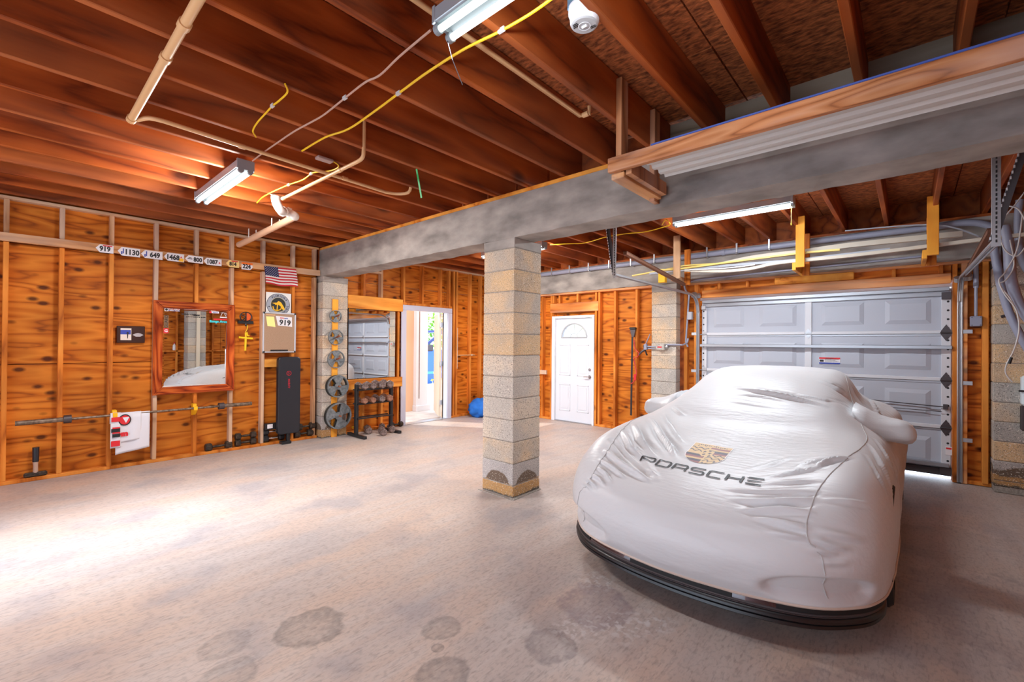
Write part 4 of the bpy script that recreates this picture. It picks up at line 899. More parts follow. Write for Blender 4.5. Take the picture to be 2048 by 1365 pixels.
for k in range(14):                                        # vertical drapes down the right-hand side and rear quarter
    y = 1.55+.17*k+random.uniform(-.04, .04); s_ = random.uniform(.006, .012)
    for sg in (1, -1): fold([(CX+sg*.80, CY+y-.03, .80), (CX+sg*.92, CY+y+.02, .55), (CX+sg*.90, CY+y+.03, .26)], random.uniform(.018, .03), s_)
for k in range(9):
    y = 2.6+.12*k
    for sg in (1, -1): fold([(CX+sg*.55, CY+y, 1.10), (CX+sg*.72, CY+y+.02, .90), (CX+sg*.88, CY+y+.05, .75)], .022, .009)
# recessed lamp/intake hollows where the cloth is drawn in on the bumper, and a light random slackness
def dent(x, y, z, rx, ry, rz, a):
    global D
    q = ((S[..., 0]-x)/rx)**2+((S[..., 1]-y)/ry)**2+((S[..., 2]-z)/rz)**2; D -= a/(1+np.exp((q-1)*12))*np.clip((S[..., 2]-.235)/.04, 0, 1)
for sg in (1, -1): dent(sg*.63, .2, .30, .23, .30, .085, .045)
rs = np.random.RandomState(3)
def vnoise(f):
    g = rs.rand(8, 8, 8); P = (S*f) % 7; i = P.astype(int); t = P-i; t = t*t*(3-2*t); o = 0
    for a in (0, 1):
        for b in (0, 1):
            for c_ in (0, 1): o = o+g[(i[..., 0]+a) % 8, (i[..., 1]+b) % 8, (i[..., 2]+c_) % 8]*(t[..., 0] if a else 1-t[..., 0])*(t[..., 1] if b else 1-t[..., 1])*(t[..., 2] if c_ else 1-t[..., 2])
    return o-.5
D += .006*vnoise(3.1)+.0022*vnoise(9)
_dm = np.exp(-(((S[..., 0]+.02)/.46)**6+((S[..., 1]-.47)/.17)**4))*(S[..., 2] > .55); D = D*(1-.93*_dm)
S2 = S+Nn*D[..., None]
cov, cn, cl, cb = newmat('cover_fabric'); cb.inputs['Roughness'].default_value = .37; cb.inputs['Specular IOR Level'].default_value = .34
cb.inputs['Base Color'].default_value = (.64, .64, .655, 1); cb.inputs['Sheen Weight'].default_value = .25
tcn = cn.new('ShaderNodeTexCoord'); mpn = cn.new('ShaderNodeMapping'); mpn.inputs['Scale'].default_value = (3, 14, 9); mpn.inputs['Rotation'].default_value = (0, 0, .35)
nn = cn.new('ShaderNodeTexNoise'); nn.inputs['Scale'].default_value = 3.5; nn.inputs['Detail'].default_value = 4; bn = cn.new('ShaderNodeBump'); bn.inputs['Strength'].default_value = .22; bn.inputs['Distance'].default_value = .012
cl.new(tcn.outputs['Object'], mpn.inputs[0]); cl.new(mpn.outputs[0], nn.inputs['Vector']); cl.new(nn.outputs[0], bn.inputs['Height']); cl.new(bn.outputs[0], cb.inputs['Normal'])
m = MB(); m.grid([[(CX+p[0], CY+p[1], p[2]) for p in row] for row in S2])
COV = tag(m.build('car_cover', cov, origin=(CX, CY+2.1, .22), smooth='all'), 'wrinkled pearl-white fabric cover stretched over the parked sports car', 'car cover')
bvh = BVHTree.FromPolygons([tuple(v) for v in m.v], m.f)
# hem: a rolled band along the lower edge
edge = [Vector((CX+p[0], CY+p[1], p[2])) for p in S2[0]]
sideR = [Vector((CX+r_[-1][0], CY+r_[-1][1], r_[-1][2])) for r_ in S2]; sideL = [Vector((CX+r_[0][0], CY+r_[0][1], r_[0][2])) for r_ in S2]
MB().tube(list(reversed(sideL[::4]))+edge[::3]+sideR[::4], .008, 6).build('elastic_hem', plain('hem_fabric', (.62, .50, .42), .6), COV, smooth=True)
def drape(p, lift=.002):
    h = bvh.find_nearest(Vector(p)); n = h[1]
    if n.z < -.2 or n.dot(Vector(p)-Vector((CX, CY+2, .4))) < 0 and n.z < .2: n = -n
    return h[0]+n*lift
def down(x, y, lift=.0045):
    h = bvh.ray_cast(Vector((x, y, 3)), Vector((0, 0, -1))); n = h[1]
    if n.z < 0: n = -n
    return h[0]+n*lift
def seam(pix):
    pts = [hit(x, y, bvh) for x, y in pix]; pts = spline([p for p, n in pts if p is not None], 6)
    return [drape(p, .001) for p in pts]
seamm = plain('seam_thread', (.50, .48, .47), .7)
sp_ = [(1690, 752), (1697, 778), (1708, 812), (1722, 848), (1734, 877), (1720, 898), (1700, 912), (1680, 930), (1655, 955), (1635, 982), (1620, 1020), (1613, 1050), (1618, 1085), (1640, 1110), (1650, 1150), (1656, 1198)]
rs_ = seam(sp_); MB().tube(rs_, .0028, 5).build('seam', seamm, COV)
MB().tube([drape((2*CX-p.x, p.y, p.z), .001) for p in rs_], .0028, 5).build('seam', seamm, COV)
# mirror pockets
def pocket(sg, tip):
    base = Vector((CX+sg*.80, CY+1.80, .86)); rows = []
    axis = [(-.16, .08, .03, .26, .16), (-.08, .06, .012, .20, .135), (-.02, .04, .0, .145, .112), (.04, .02, -.004, .108, .10), (.09, .01, -.006, .094, .098), (.135, .0, -.010, .084, .092), (.165, .003, -.016, .064, .070), (.184, .006, -.022, .03, .034)]
    n = 28
    for x, y, z, ry, rz in axis:
        r_ = []
        for k in range(n+1):
            a = 2*math.pi*k/n; wr = 1+(.05*math.sin(5*a+x*20)+.03*math.sin(11*a+x*35))*(1 if x < .2 else 0)
            r_.append((base.x+sg*x-.0, base.y+y+ry*wr*math.cos(a)*1.0, base.z+z+rz*wr*math.sin(a)*.85))
        rows.append(r_)
    rows.insert(0, [tuple(base+Vector((-sg*.16, .08, .03)))]*(n+1))
    rows.append([(base.x+sg*.188, base.y+.008, base.z-.024)]*(n+1))
    mm = MB(); mm.grid(rows); mm.build('mirror_pocket', cov, COV, smooth='all')
pocket(1, None); pocket(-1, None)
# wordmark: square-cut outlined capitals draped on the bonnet front
def stroke(pts, w=.0105):
    mm = MB(); P = []
    for a, b in zip(pts, pts[1:]):
        n = max(2, int((Vector(b)-Vector(a)).length/.008)); P += [Vector(a).lerp(Vector(b), i/n) for i in range(n)]
    P.append(Vector(pts[-1])); L = []; Rr = []
    for i, p in enumerate(P):
        d = P[min(i+1, len(P)-1)]-P[max(i-1, 0)]; d = Vector((d.x, d.y, 0)).normalized(); nrm = Vector((-d.y, d.x, 0))*w/2
        L.append(down(p.x+nrm.x, p.y+nrm.y)); Rr.append(down(p.x-nrm.x, p.y-nrm.y))
    M_ = [down(p.x, p.y) for p in P]
    return [[tuple(a) for a in L], [tuple(a) for a in M_], [tuple(a) for a in Rr]]
a0, a1 = hit(1280, 923, bvh)[0], hit(1522, 973, bvh)[0]
ux = Vector((a1.x-a0.x, a1.y-a0.y, 0)); WL_ = ux.length; ux.normalize(); uy = Vector((-ux.y, ux.x, 0))
GL = {'P': [[(0, 0), (0, 1), (.85, 1), (1, .85), (1, .5), (.85, .36), (.12, .36)]], 'O': [[(.0, .0), (.0, 1), (.88, 1), (1, .86), (1, .14), (.88, 0), (0, 0)]],
      'R': [[(0, 0), (0, 1), (.88, 1), (1, .86), (1, .55), (.88, .42), (.1, .42)], [(.88, .42), (1, .28), (1, 0)]], 'S': [[(1, 1), (.12, 1), (0, .88), (0, .64), (.12, .52), (.88, .52), (1, .4), (1, .12), (.88, 0), (0, 0)]],
      'C': [[(1, 1), (.12, 1), (0, .88), (0, .12), (.12, 0), (1, 0)]], 'H': [[(0, 0), (0, 1)], [(1, 0), (1, 1)], [(0, .5), (1, .5)]], 'E': [[(1, 1), (0, 1)], [(0, .52), (.95, .52)], [(0, 0), (1, 0)], [(0, 1), (0, .88)]]}
lw, gap, lh = WL_*.111, WL_*.037, .075
for i, ch in enumerate('PORSCHE'):
    mm = MB()
    for g in GL[ch]:
        o0 = a0+ux*(i*(lw+gap)); mm.grid(stroke([o0+ux*(x*lw)+uy*(y*lh) for x, y in g], .012 if ch not in 'HE' else .014))
    mm.build('printed_letter', ink, COV)
# crest: shield with quartered fields
cc = hit(1413, 909, bvh)[0]
crest_m = [gold_c, dark_c, red_c, edge_c] = [plain('crest_gold', (.72, .50, .24), .5), plain('crest_black', (.07, .05, .08), .5), plain('crest_maroon', (.30, .09, .10), .5), plain('crest_edge', (.86, .80, .78), .5)]
nx_, ny_ = 46, 50; hw = .125; hh = .155
def halfw(v): return hw*(1-.05*(1-v)) if v > .45 else hw*math.sqrt(max(0, 1-((.45-v)/.45)**2*1.0))
m = MB(); rows = []
for j in range(ny_+1):
    v = j/ny_; w_ = halfw(v)+.0005; rows.append([down(cc.x+(-1+2*i/nx_)*w_, cc.y+(v-.5)*2*hh, .002) for i in range(nx_+1)])
base_i = 0; vs = [tuple(p) for r_ in rows for p in r_]; m.v = vs
for j in range(ny_):
    for i in range(nx_):
        u = -1+2*(i+.5)/nx_; v = (j+.5)/ny_; w_ = halfw(v)/hw; k = 0
        if abs(u) > .965 or v > .975: k = 3
        elif v > .86: k = 1 if (abs((u*9) % 1-.5) < .28 and .89 < v < .95 and abs(u) < .72) else 0
        elif abs(u*w_) < .30 and .34 < v < .68 and (v > .44 or abs(u*w_) < (v-.30)*2.2):
            k = 1 if math.sin(u*23+v*9)+math.sin(v*41-u*15) > .75 else 0
        elif (u < 0) == (v > .52): k = 1 if (math.sin(v*44+math.sin(u*16)*1.5) > .62 and abs(u) > .1) else 0
        else: k = (2, 1, 0)[int((v*11.5) % 3)]
        m.f.append((j*(nx_+1)+i, j*(nx_+1)+i+1, (j+1)*(nx_+1)+i+1, (j+1)*(nx_+1)+i)); m.m.append(k)
m.build('shield_crest', crest_m, COV, label='faded gold and maroon shield crest')

# the car itself: lower bumper, splitter, body tub, wheels
carp = plain('car_grey_paint', (.060, .045, .052), .22, .55, Coat_Weight=.8); carb = plain('car_black_plastic', (.010, .010, .012), .35); grille = plain('grille_black', (.004, .004, .005), .7)
CAR = thing('car', 'dark grey sports car hidden by the white cover, front splitter and tyres showing', 'car', cw(0, 2.1, 0))
plan = [(-.885,.74),(-.875,.60),(-.85,.46),(-.775,.31),(-.60,.15),(-.33,.06),(0,.03),(.33,.06),(.60,.15),(.775,.31),(.85,.46),(.875,.60),(.885,.74)]
ps = [Vector((x, y, 0)) for x, y in plan]; ps = spline(ps, 8)
def sweep(prof, name, mat, rng=(0, None), lower=0, parent=CAR, taper=0):
    P = ps[rng[0]:rng[1]]; rows = []
    for i, p in enumerate(P):
        gi = i+rng[0]; d = (ps[min(gi+1, len(ps)-1)]-ps[max(gi-1, 0)]).normalized(); o = Vector((d.y, -d.x, 0))
        tt = abs(gi-(len(ps)-1)/2)/((len(ps)-1)/2); f_ = 1-taper*tt**5; p = Vector((p.x-math.copysign(.07*tt**6, p.x), p.y, 0))
        rows.append([cw(p.x+o.x*a*f_, p.y+o.y*a*f_, .225+(z-.225)*f_) for a, z in prof])
    mm = MB(); mm.grid(rows); return mm.build(name, mat, parent, smooth=True)
sweep([(-.05, .30), (-.03, .26), (-.012, .235), (.002, .205), (.004, .18), (-.02, .155), (-.05, .14)], 'bumper', carp)
sweep([(-.0, .180), (.010, .176), (.016, .166), (.018, .157), (.008, .150), (-.02, .150)], 'splitter_blade', carb, taper=.8)
sweep([(-.0, .152), (.012, .146), (.016, .134), (.006, .126), (-.06, .122), (-.3, .125)], 'lower_lip', carb, taper=.85)
n0 = len(ps)
for a, b in ((8, 34), (42, 56), (60, 86)):
    sweep([(-.03, .250), (-.012, .245), (.0045, .212), (.0065, .198), (-.005, .192)], 'intake_opening', grille, (a, b))
sweep([(.004, .197), (.012, .192), (.008, .186)], 'intake_lip', darksteel)
m = MB(); p = at(1345, 1155, 'Z', .2); m.tube([drape(at(1346, 1150, 'Y', 2.33), .004), cw(-.0, -.005, .19), cw(-.0, -.008, .17)], .003, 5)
m = MB(); m.box(CX-.62, CX+.62, CY+.34, CY+3.8, .14, .50); m.box(CX-.40, CX+.40, CY+.14, CY+.35, .16, .36); m.build('body_tub', carb, CAR)
def wheel(x, y, w):
    mm = MB(); r0, r = .24, .335; prof = [(-w/2, r0), (-w/2, r-.02), (-w/2+.02, r), (w/2-.02, r), (w/2, r-.02), (w/2, r0)]; n = 36; zc = r+floor_z(CX+x, CY+y)
    mm.grid([[(CX+x+a, CY+y+rr*math.cos(2*math.pi*k/n), zc+rr*math.sin(2*math.pi*k/n)) for a, rr in prof] for k in range(n+1)])
    o = mm.build('wheel', rubber, CAR, smooth=True)
    for k in range(10):
        a = 2*math.pi*k/10; q = MB(); q.bar((CX+x+w*.4*(1 if x > 0 else -1), CY+y+.04*math.cos(a), zc+.04*math.sin(a)), (CX+x+w*.36*(1 if x > 0 else -1), CY+y+.235*math.cos(a), zc+.235*math.sin(a)), .03, .02, (1, 0, 0)); q.build('spoke', steel, o)
    mm = MB(); mm.cyl((CX+x-w*.3, CY+y, zc), (CX+x+w*.3, CY+y, zc), .24, 24); mm.build('rim', darksteel, o, smooth=True)
for x, y, w in ((-.765, .98, .245), (.765, .98, .245), (-.76, 3.38, .29), (.76, 3.38, .29)): wheel(x, y, w)

# ================================================================ LEFT WALL ITEMS
def P(px, py, X=XL): return at(px, py, 'X', X)
Xr = XL+.03                                                # face of the ledger rail
# numbered pointed tags on the rail
for px0, px1, py0, py1, s_, mat, extra, lab in (
    (191, 227, 491, 507, '919', tagw, 'r', 'white pointed race tag reading 919, leftmost on the rail'), (235, 280, 497, 514, '1130', tagw, 'b', 'white pointed race tag reading 1130 with a blue mark'),
    (282, 325, 503, 519, '649', tagw, 'b', 'white pointed race tag reading 649, third from the left on the rail'), (328, 368, 508, 524, '1468', tagw, 'y', 'white pointed race tag reading 1468 with a yellow corner'),
    (370, 406, 513, 527, '800', tagw, 'n', 'white pointed race tag reading 800 with a dark line of print'), (407, 443, 518, 532, '1087', tagw, 't', 'white pointed race tag reading 1087 with a small red triangle'),
    (452, 478, 522, 536, '814', tagy, 'r', 'pale yellow race tag reading 814 on the rail'), (483, 505, 527, 541, '224', tagw, 'o', 'white race tag reading 224 with an orange top')):
    a, b = P(px0, (py0+py1)/2-2, Xr), P(px1, (py0+py1)/2+2, Xr); y0, y1 = a.y, b.y
    hgt = P(px0, py0, Xr).z-P(px0, py1, Xr).z; zc = (a.z+b.z)/2+.006; w = y1-y0; h = hgt/2
    poly = [(0, 0), (.035, h), (w, h), (w, -h), (.035, -h)] if s_ != '224' else [(0, h), (w, h), (w, -h*.3), (w-.03, -h), (0, -h)]
    t = tag(MB().prism(poly, (Xr+.001, y0, zc), (0, 1, 0), (0, 0, 1), .0025).build('number_tag', mat, origin=(Xr, y0, zc)), lab, 'race tag', 'race number tags along the wall rail')
    X = Xr+.004
    sz = hgt*(.84 if s_ != '814' else .72)
    text(s_, sz, (X, y0+w*{'1130': .66, '649': .64, '800': .70, '1087': .50, '1468': .46, '224': .46}.get(s_, .52), zc-.001), YZ, ink, t, bold=.0034, sx=.82, t=.0006)
    if extra == 'r': MB().box(X-.0005, X, y1-.09, y1-.01, zc+h*.62, zc+h*.9).build('printed_mark', red, t)
    if extra == 'b': MB().box(X-.0005, X, y0+.045, y0+.055, zc-h*.5, zc+h*.7).build('printed_mark', blue, t); MB().box(X-.0005, X, y0+.03, y0+.042, zc-h*.7, zc).build('printed_mark', blue, t)
    if extra == 'y': MB().box(X-.0008, X-.0003, y1-.055, y1-.005, zc-h*.9, zc-h*.1).build('yellow_patch', gold, t); MB().prism([(0, 0), (.022, 0), (.011, .022)], (X-.0005, y1-.04, zc), (0, 1, 0), (0, 0, 1), .0008).build('printed_mark', red, t)
    if extra == 'n': MB().box(X-.0005, X, y0+.025, y0+.075, zc-.004, zc+.005).build('printed_mark', ink, t); MB().box(X-.0005, X, y0+.035, y0+.065, zc+.012, zc+.018).build('printed_mark', ink, t)
    if extra == 't': MB().prism([(0, 0), (.022, 0), (.011, .024)], (X-.0005, y1-.034, zc-.014), (0, 1, 0), (0, 0, 1), .0008).build('printed_mark', red, t)
    if extra == 'o': MB().box(X-.0008, X-.0002, y0, y1, zc+h*.45, zc+h*1.05).build('orange_band', orange, t)
# photo plaque
a, b = P(233, 651, XL-.06), P(289, 685, XL-.06); Xp = XL-.062
a, b = P(233, 652, Xp), P(289, 686, Xp); z0, z1 = P(233, 686, Xp).z, P(233, 652, Xp).z
t = thing('photo_plaque', 'dark brown plaque with a small photo and a silver emblem, between studs', 'plaque', (Xp, a.y, z0))
brn = plain('dark_walnut', (.04, .012, .008), .35); MB().bbox(Xp, Xp+.018, a.y, b.y, z0, z1, .004).build('board', brn, t); L_ = b.y-a.y; Hh = z1-z0; X = Xp+.019
ph = MB().box(X-.001, X+.0006, a.y+L_*.13, a.y+L_*.51, z0+Hh*.16, z0+Hh*.86).build('photo', plain('photo_sand', (.76, .66, .58), .4), t)
MB().box(X, X+.001, a.y+L_*.13, a.y+L_*.49, z0+Hh*.5, z0+Hh*.76).build('photo_backdrop', blue, ph)
MB().prism([(.01*math.cos(i), .013*math.sin(i)) for i in np.linspace(0, 6.28, 12, endpoint=False)], (X+.0008, a.y+L_*.38, z0+Hh*.58), (0, 1, 0), (0, 0, 1), .001).prism([(-.006, 0), (.006, 0), (.003, -.05), (-.003, -.05)], (X+.0008, a.y+L_*.38, z0+Hh*.52), (0, 1, 0), (0, 0, 1), .001).build('photo_figure', ink, ph)
MB().prism([(-.05, 0), (-.02, .018), (0, .022), (.02, .018), (.05, 0), (.02, -.02), (-.02, -.02)], (X-.001, a.y+L_*.75, z0+Hh*.48), (0, 1, 0), (0, 0, 1), .003).build('emblem', silver, t)
# framed mirror
Xm = XL+.002; y0, y1, z0, z1 = P(307, 690, Xm+.05).y, P(470, 690, Xm+.05).y, P(306, 792, Xm+.05).z, P(306, 600, Xm+.05).z
t = thing('framed_mirror', 'large mirror in a reddish wooden frame with stickers, on the left wall', 'mirror', (Xm, y0, z0))
fw = .088
for nme, mt, poly in (('frame_side', red_z, [(y0, z0), (y0+fw, z0+fw), (y0+fw, z1-fw), (y0, z1)]), ('frame_side', red_z, [(y1, z0), (y1, z1), (y1-fw, z1-fw), (y1-fw, z0+fw)]), ('frame_top', red_y, [(y0, z1), (y0+fw, z1-fw), (y1-fw, z1-fw), (y1, z1)]), ('frame_bottom', red_y, [(y0, z0), (y1, z0), (y1-fw, z0+fw), (y0+fw, z0+fw)])):
    mm = MB(); c_ = ((y0+y1)/2, (z0+z1)/2)
    def inset(p, k): return (p[0]+(c_[0]-p[0])*k, p[1]+(c_[1]-p[1])*k)
    mm.prism(poly, (Xm, 0, 0), (0, 1, 0), (0, 0, 1), .045)
    o = mm.build(nme, mt, t)
    bm = bmesh.new(); bm.from_mesh(o.data); bmesh.ops.bevel(bm, geom=[e for e in bm.edges if all(v.co.x > .04 for v in e.verts)], offset=.012, segments=2, affect='EDGES'); bm.to_mesh(o.data); bm.free()
gy0, gy1, gz0, gz1 = y0+fw-.004, y1-fw+.004, z0+fw-.004, z1-fw+.004; XG = Xm+.018
gl_ = MB().box(Xm+.004, XG, gy0, gy1, gz0, gz1).build('mirror_glass', mirrorm, t)
m = MB(); bv = .022
o_ = [(XG+.0005, gy0, gz0), (XG+.0005, gy1, gz0), (XG+.0005, gy1, gz1), (XG+.0005, gy0, gz1)]; i_ = [(XG+.003, gy0+bv, gz0+bv), (XG+.003, gy1-bv, gz0+bv), (XG+.003, gy1-bv, gz1-bv), (XG+.003, gy0+bv, gz1-bv)]
m.add(o_+i_, [(k, (k+1) % 4, 4+(k+1) % 4, 4+k) for k in range(4)]); m.build('bevelled_edge', mirrorm, gl_)
MB().box(XG, XG+.003, gy0+bv, gy1-bv, gz0+bv, gz1-bv).build('mirror_face', mirrorm, gl_)
Xs = XG+.0045
def stick(px0, py0, px1, py1, mat, name='sticker'):
    a, b = P(px0, py0, Xs), P(px1, py1, Xs); zc0, zc1 = sorted((a.z, b.z)); return MB().box(Xs-.001, Xs, a.y, b.y, zc0, zc1).build(name, mat, gl_), a, b
def lab(s_, px, py, size, mat, rot=0, bold=.0006, sx=1):
    text(s_, size, (Xs+.0008, P(px, py, Xs).y, P(px, py, Xs).z), YZ, mat, gl_, 'mirror_print', bold=bold, rot=rot, sx=sx, t=.0005)
stick(329, 616, 337, 623, tagw); MB().prism([(.014*math.cos(i), .014*math.sin(i)) for i in np.linspace(0, 6.28, 14, endpoint=False)], P(333, 619.5, Xs+.0005), (0, 1, 0), (0, 0, 1), .0008).build('sticker_disc', ink, gl_)
stick(338, 617.5, 359.5, 620, red); stick(338, 620.5, 359.5, 623.5, blue); lab('MAKE AMERICA', 349, 618.9, .017, tagw, sx=.9); lab('GREAT AGAIN', 349, 622, .017, tagw, sx=.9)
stick(368, 618.5, 415, 621.5, tagw); stick(422, 619.5, 431, 623, tagw); stick(422, 623, 438, 627.5, tagw); MB().prism([(.014*math.cos(i), .014*math.sin(i)) for i in np.linspace(0, 6.28, 14, endpoint=False)], P(421, 625, Xs+.0005), (0, 1, 0), (0, 0, 1), .0008).build('sticker_disc', red, gl_)
lab('9-100', 427, 621.4, .016, blue); lab('Rubicon', 431, 625.3, .018, blue)
stick(328, 631, 337, 656, plain('sticker_brown', (.25, .13, .06), .6)); lab('GUARD', 332.5, 643.5, .045, ink, rot=R(90)); stick(327, 657, 337, 667, red); lab('G', 332, 662, .045, tagw, bold=.002)
lab('With Gun', 378, 629.4, .030, ink, sx=1.3); lab('Guns', 393, 630.5, .034, ink, bold=.002); lab('just breathe & smile', 392, 634.8, .020, ink, sx=1.25)
stick(427, 637.3, 454, 641, red); lab('Range Area', 437, 644.2, .038, plain('teal_ink', (.05, .62, .66), .5), bold=.003, sx=1.1)
mm = MB()
for pp, q_ in (((-.03, 0), (-.01, .05)), ((-.01, .05), (.02, .045)), ((.0, .05), (.03, 0)), ((-.035, .04), (-.01, .05)), ((.02, .045), (.045, .02))):
    c_ = P(447, 633, Xs); mm.bar(c_+Vector((0, pp[0], pp[1])), c_+Vector((0, q_[0], q_[1])), .002, .012, (1, 0, 0))
mm.build('sticker_rider', tagw, gl_); stick(440, 634, 454, 636.5, tagw)

# barbell on yellow brackets
Xb = XL+.10
pp = [P(30, 847, Xb), P(135, 837, Xb), P(145, 836, Xb), P(437, 811.5, Xb), P(452, 811, Xb), P(503, 808, Xb)]
ya, zb_ = pp[0].y, (pp[0].z+pp[-1].z)/2; yb_ = pp[-1].y; yc, yd_ = pp[1].y, pp[3].y
t = thing('barbell', 'long rusty barbell lying on yellow brackets across the left wall', 'barbell', (Xb, ya, zb_))
MB().cyl((Xb, yc, zb_), (Xb, yd_, zb_), .013, 12).build('bar', ironbar, t, smooth=True)
for a, b, c_ in ((ya, yc, yc), (yb_, yd_+.06, yd_+.03)):
    MB().cyl((Xb, a, zb_), (Xb, b, zb_), .025, 16).build('sleeve', ironbar, t, smooth=True)
    MB().cyl((Xb, c_-.03, zb_), (Xb, c_+.03, zb_), .043, 14).build('collar', darksteel, t, smooth=True)
for px, l_ in ((229, 'yellow timber bracket under the barbell beside the hanging towels'), (389, 'yellow timber bracket under the barbell below the framed mirror')):
    q = P(px, 822, XL+.07); t = thing('barbell_bracket', l_, 'bracket', (XL, q.y, zb_-.08)); d_ = -.0
    MB().prism([(0, -.09), (.03, -.09), (.13, -.02), (.13, .025), (.118, .025), (.112, -.013), (.088, -.013), (.082, .05), (0, .05)], (XL, q.y+.019, zb_), (1, 0, 0), (0, 0, 1), .038).build('bracket_arm', gold, t)
# towels draped over the bar
def towel(y0, y1, drop, xo, mat, label, slant=0, n=18, back=.25, folds=2, name='towel'):
    rows = []
    for j in range(26):
        s_ = j/25; L = -back+(drop+back)*s_
        row = []
        for i in range(n+1):
            u = i/n; y = y0+(y1-y0)*u; wv = .006*math.sin(u*9+2*s_)*min(1, abs(L)*5)
            if L < 0: x, z = Xb-.017-xo+wv*.3, zb_+L
            else: x, z = Xb+.017+xo+wv, zb_-L*(1+slant*(u-.5))
            if abs(L) < .03: z = zb_+.016+xo*.5; x = Xb+L*.5
            row.append((x, y, z))
        rows.append(row)
    m = MB(); m.grid(rows); o = m.build(name, mat, smooth='all', origin=(Xb, (y0+y1)/2, zb_))
    sm = o.modifiers.new('s', 'SOLIDIFY'); sm.thickness = .004; return tag(o, label, 'towel')
tw = plain('towel_white', (.74, .73, .78), .9)
ty0, ty1 = P(231, 840, Xb).y, P(299, 840, Xb).y
t1 = towel(ty0, ty1, .42, .0, tw, 'larger white towel hanging lowest over the barbell', slant=-.10)
t2 = towel(ty0+.02, P(282, 840, Xb).y, .30, .010, tw, 'smaller white towel in front with a round red and black print', slant=-.08, back=.12)
c_ = P(257, 840, Xb+.05); X = Xb+.037
for r_, mt, dx in ((.055, ink, 0), (.045, red, .001)): MB().prism([(r_*math.cos(i), r_*1.15*math.sin(i)) for i in np.linspace(0, 6.28, 22, endpoint=False)], (X+dx, c_.y-.03, c_.z), (0, 1, 0), (0, 0, 1), .001).build('round_print', mt, t2)
MB().prism([(-.03, .03), (.03, .03), (0, -.035)], (X+.0025, c_.y-.02, c_.z), (0, 1, 0), (0, 0, 1), .001).build('print_wedge', tw, t2)
c_ = P(248, 869, Xb+.04); MB().prism([(.014*math.cos(i), .014*math.sin(i)) for i in np.linspace(0, 6.28, 14, endpoint=False)], (X+.001, c_.y-.035, c_.z+.002), (0, 1, 0), (0, 0, 1), .001).build('print_dot', red, t2)
text('m', .075, (X+.001, c_.y+.005, c_.z), YZ, red, t2, 'print_letter', bold=.006)
t3 = towel(ty0-.045, ty0+.045, .36, .018, tw, 'narrow red and white printed cloth hanging at the left of the towels', back=.1, n=6, name='printed_cloth')
for k, (z0_, z1_, mt) in enumerate(((.02, .07, red), (.13, .20, red), (.145, .185, ink), (.205, .24, ink), (.28, .34, red))):
    MB().box(X+.009+.0004*k, X+.0115+.0004*k, ty0-.04+.01*(k % 2), ty0+.035, zb_-z1_, zb_-z0_).build('cloth_print', mt, t3)
# sledge hammer standing on its head
a, b = P(72, 896, XL-.0), P(72, 951, XL-.0); yh = a.y
t = thing('hammer', 'short sledge hammer with a black grip standing on its head in the wall', 'hammer', (XL-.03, yh, .038))
MB().tube([(XL-.03, yh, .06), (XL-.03, yh, .15), (XL-.03, yh-.002, .22), (XL-.03, yh, a.z-.12)], [.02, .018, .022, .02], 10).build('handle', plain('worn_handle', (.50, .33, .25), .7), t, smooth=True)
MB().tube([(XL-.03, yh, .19), (XL-.03, yh, a.z)], [.024, .026], 12).build('grip', vinyl, t, smooth=True)
MB().bbox(XL-.055, XL-.005, yh-.085, yh+.085, .038, .085, .012).build('head', hexdark, t)
# steering wheel shaped hook with a yellow cord cross
Xc = XL-.068
q = P(492, 634, Xc+.03); X = Xc
t = thing('wheel_hook', 'small black wheel-shaped wall hook with a red-orange fill', 'hook', (X, q.y, q.z))
m = MB(); m.tube([(X+.03, q.y+.072*math.cos(2*math.pi*k/28), q.z+.062*math.sin(2*math.pi*k/28)) for k in range(29)], .007, 6, False); m.bar((X+.03, q.y, q.z+.06), (X+.03, q.y, q.z-.06), .012, .01); m.bar((X+.03, q.y, q.z+.0), (X+.03, q.y-.065, q.z+.025), .012, .01); m.bar((X+.03, q.y, q.z-.0), (X+.03, q.y-.04, q.z-.05), .012, .01); m.build('wheel_rim', black, t)
m = MB(); m.prism([(0, -.055)]+[(.062*math.cos(a_), .054*math.sin(a_)) for a_ in np.linspace(-1.5, 1.5, 10)]+[(0, .055)], (X+.022, q.y, q.z), (0, 1, 0), (0, 0, 1), .004); m.build('wheel_fill', plain('orange_red', (.75, .10, .01), .5), t)
MB().bbox(X-.003, X+.03, q.y-.095, q.y+.095, q.z-.095, q.z-.055, .003).build('hook_plate', black, t); MB().tube([(X+.02, q.y, q.z-.09), (X+.03, q.y, q.z-.125), (X+.045, q.y, q.z-.12)], .01, 8).build('hook_peg', black, t)
cz = q.z-.29
t = thing('cord_cross', 'yellow cross wound from cord hanging from the black wheel hook', 'cross', (X+.03, q.y, cz-.16))
MB().tube([(X+.03, q.y+.02, q.z-.115), (X+.03, q.y+.015, q.z-.17), (X+.03, q.y-.005, q.z-.21), (X+.03, q.y, q.z-.26)], .006, 6).build('cord', yellow, t)
ygold = plain('cross_yellow', (.92, .62, .01), .5)
MB().tube([(X+.03, q.y, cz+.02), (X+.03, q.y-.005, cz-.17)], .014, 8).build('upright', ygold, t, smooth=True); MB().tube([(X+.03, q.y-.085, cz+.01), (X+.03, q.y+.085, cz-.005)], .013, 8).build('crossbar', ygold, t, smooth=True)
MB().tube([(X+.032, q.y, cz), (X+.035, q.y-.005, cz+.07), (X+.035, q.y+.01, cz+.08), (X+.035, q.y+.02, cz+.03), (X+.035, q.y+.04, cz+.035)], .010, 8).build('knot', ygold, t, smooth=True)
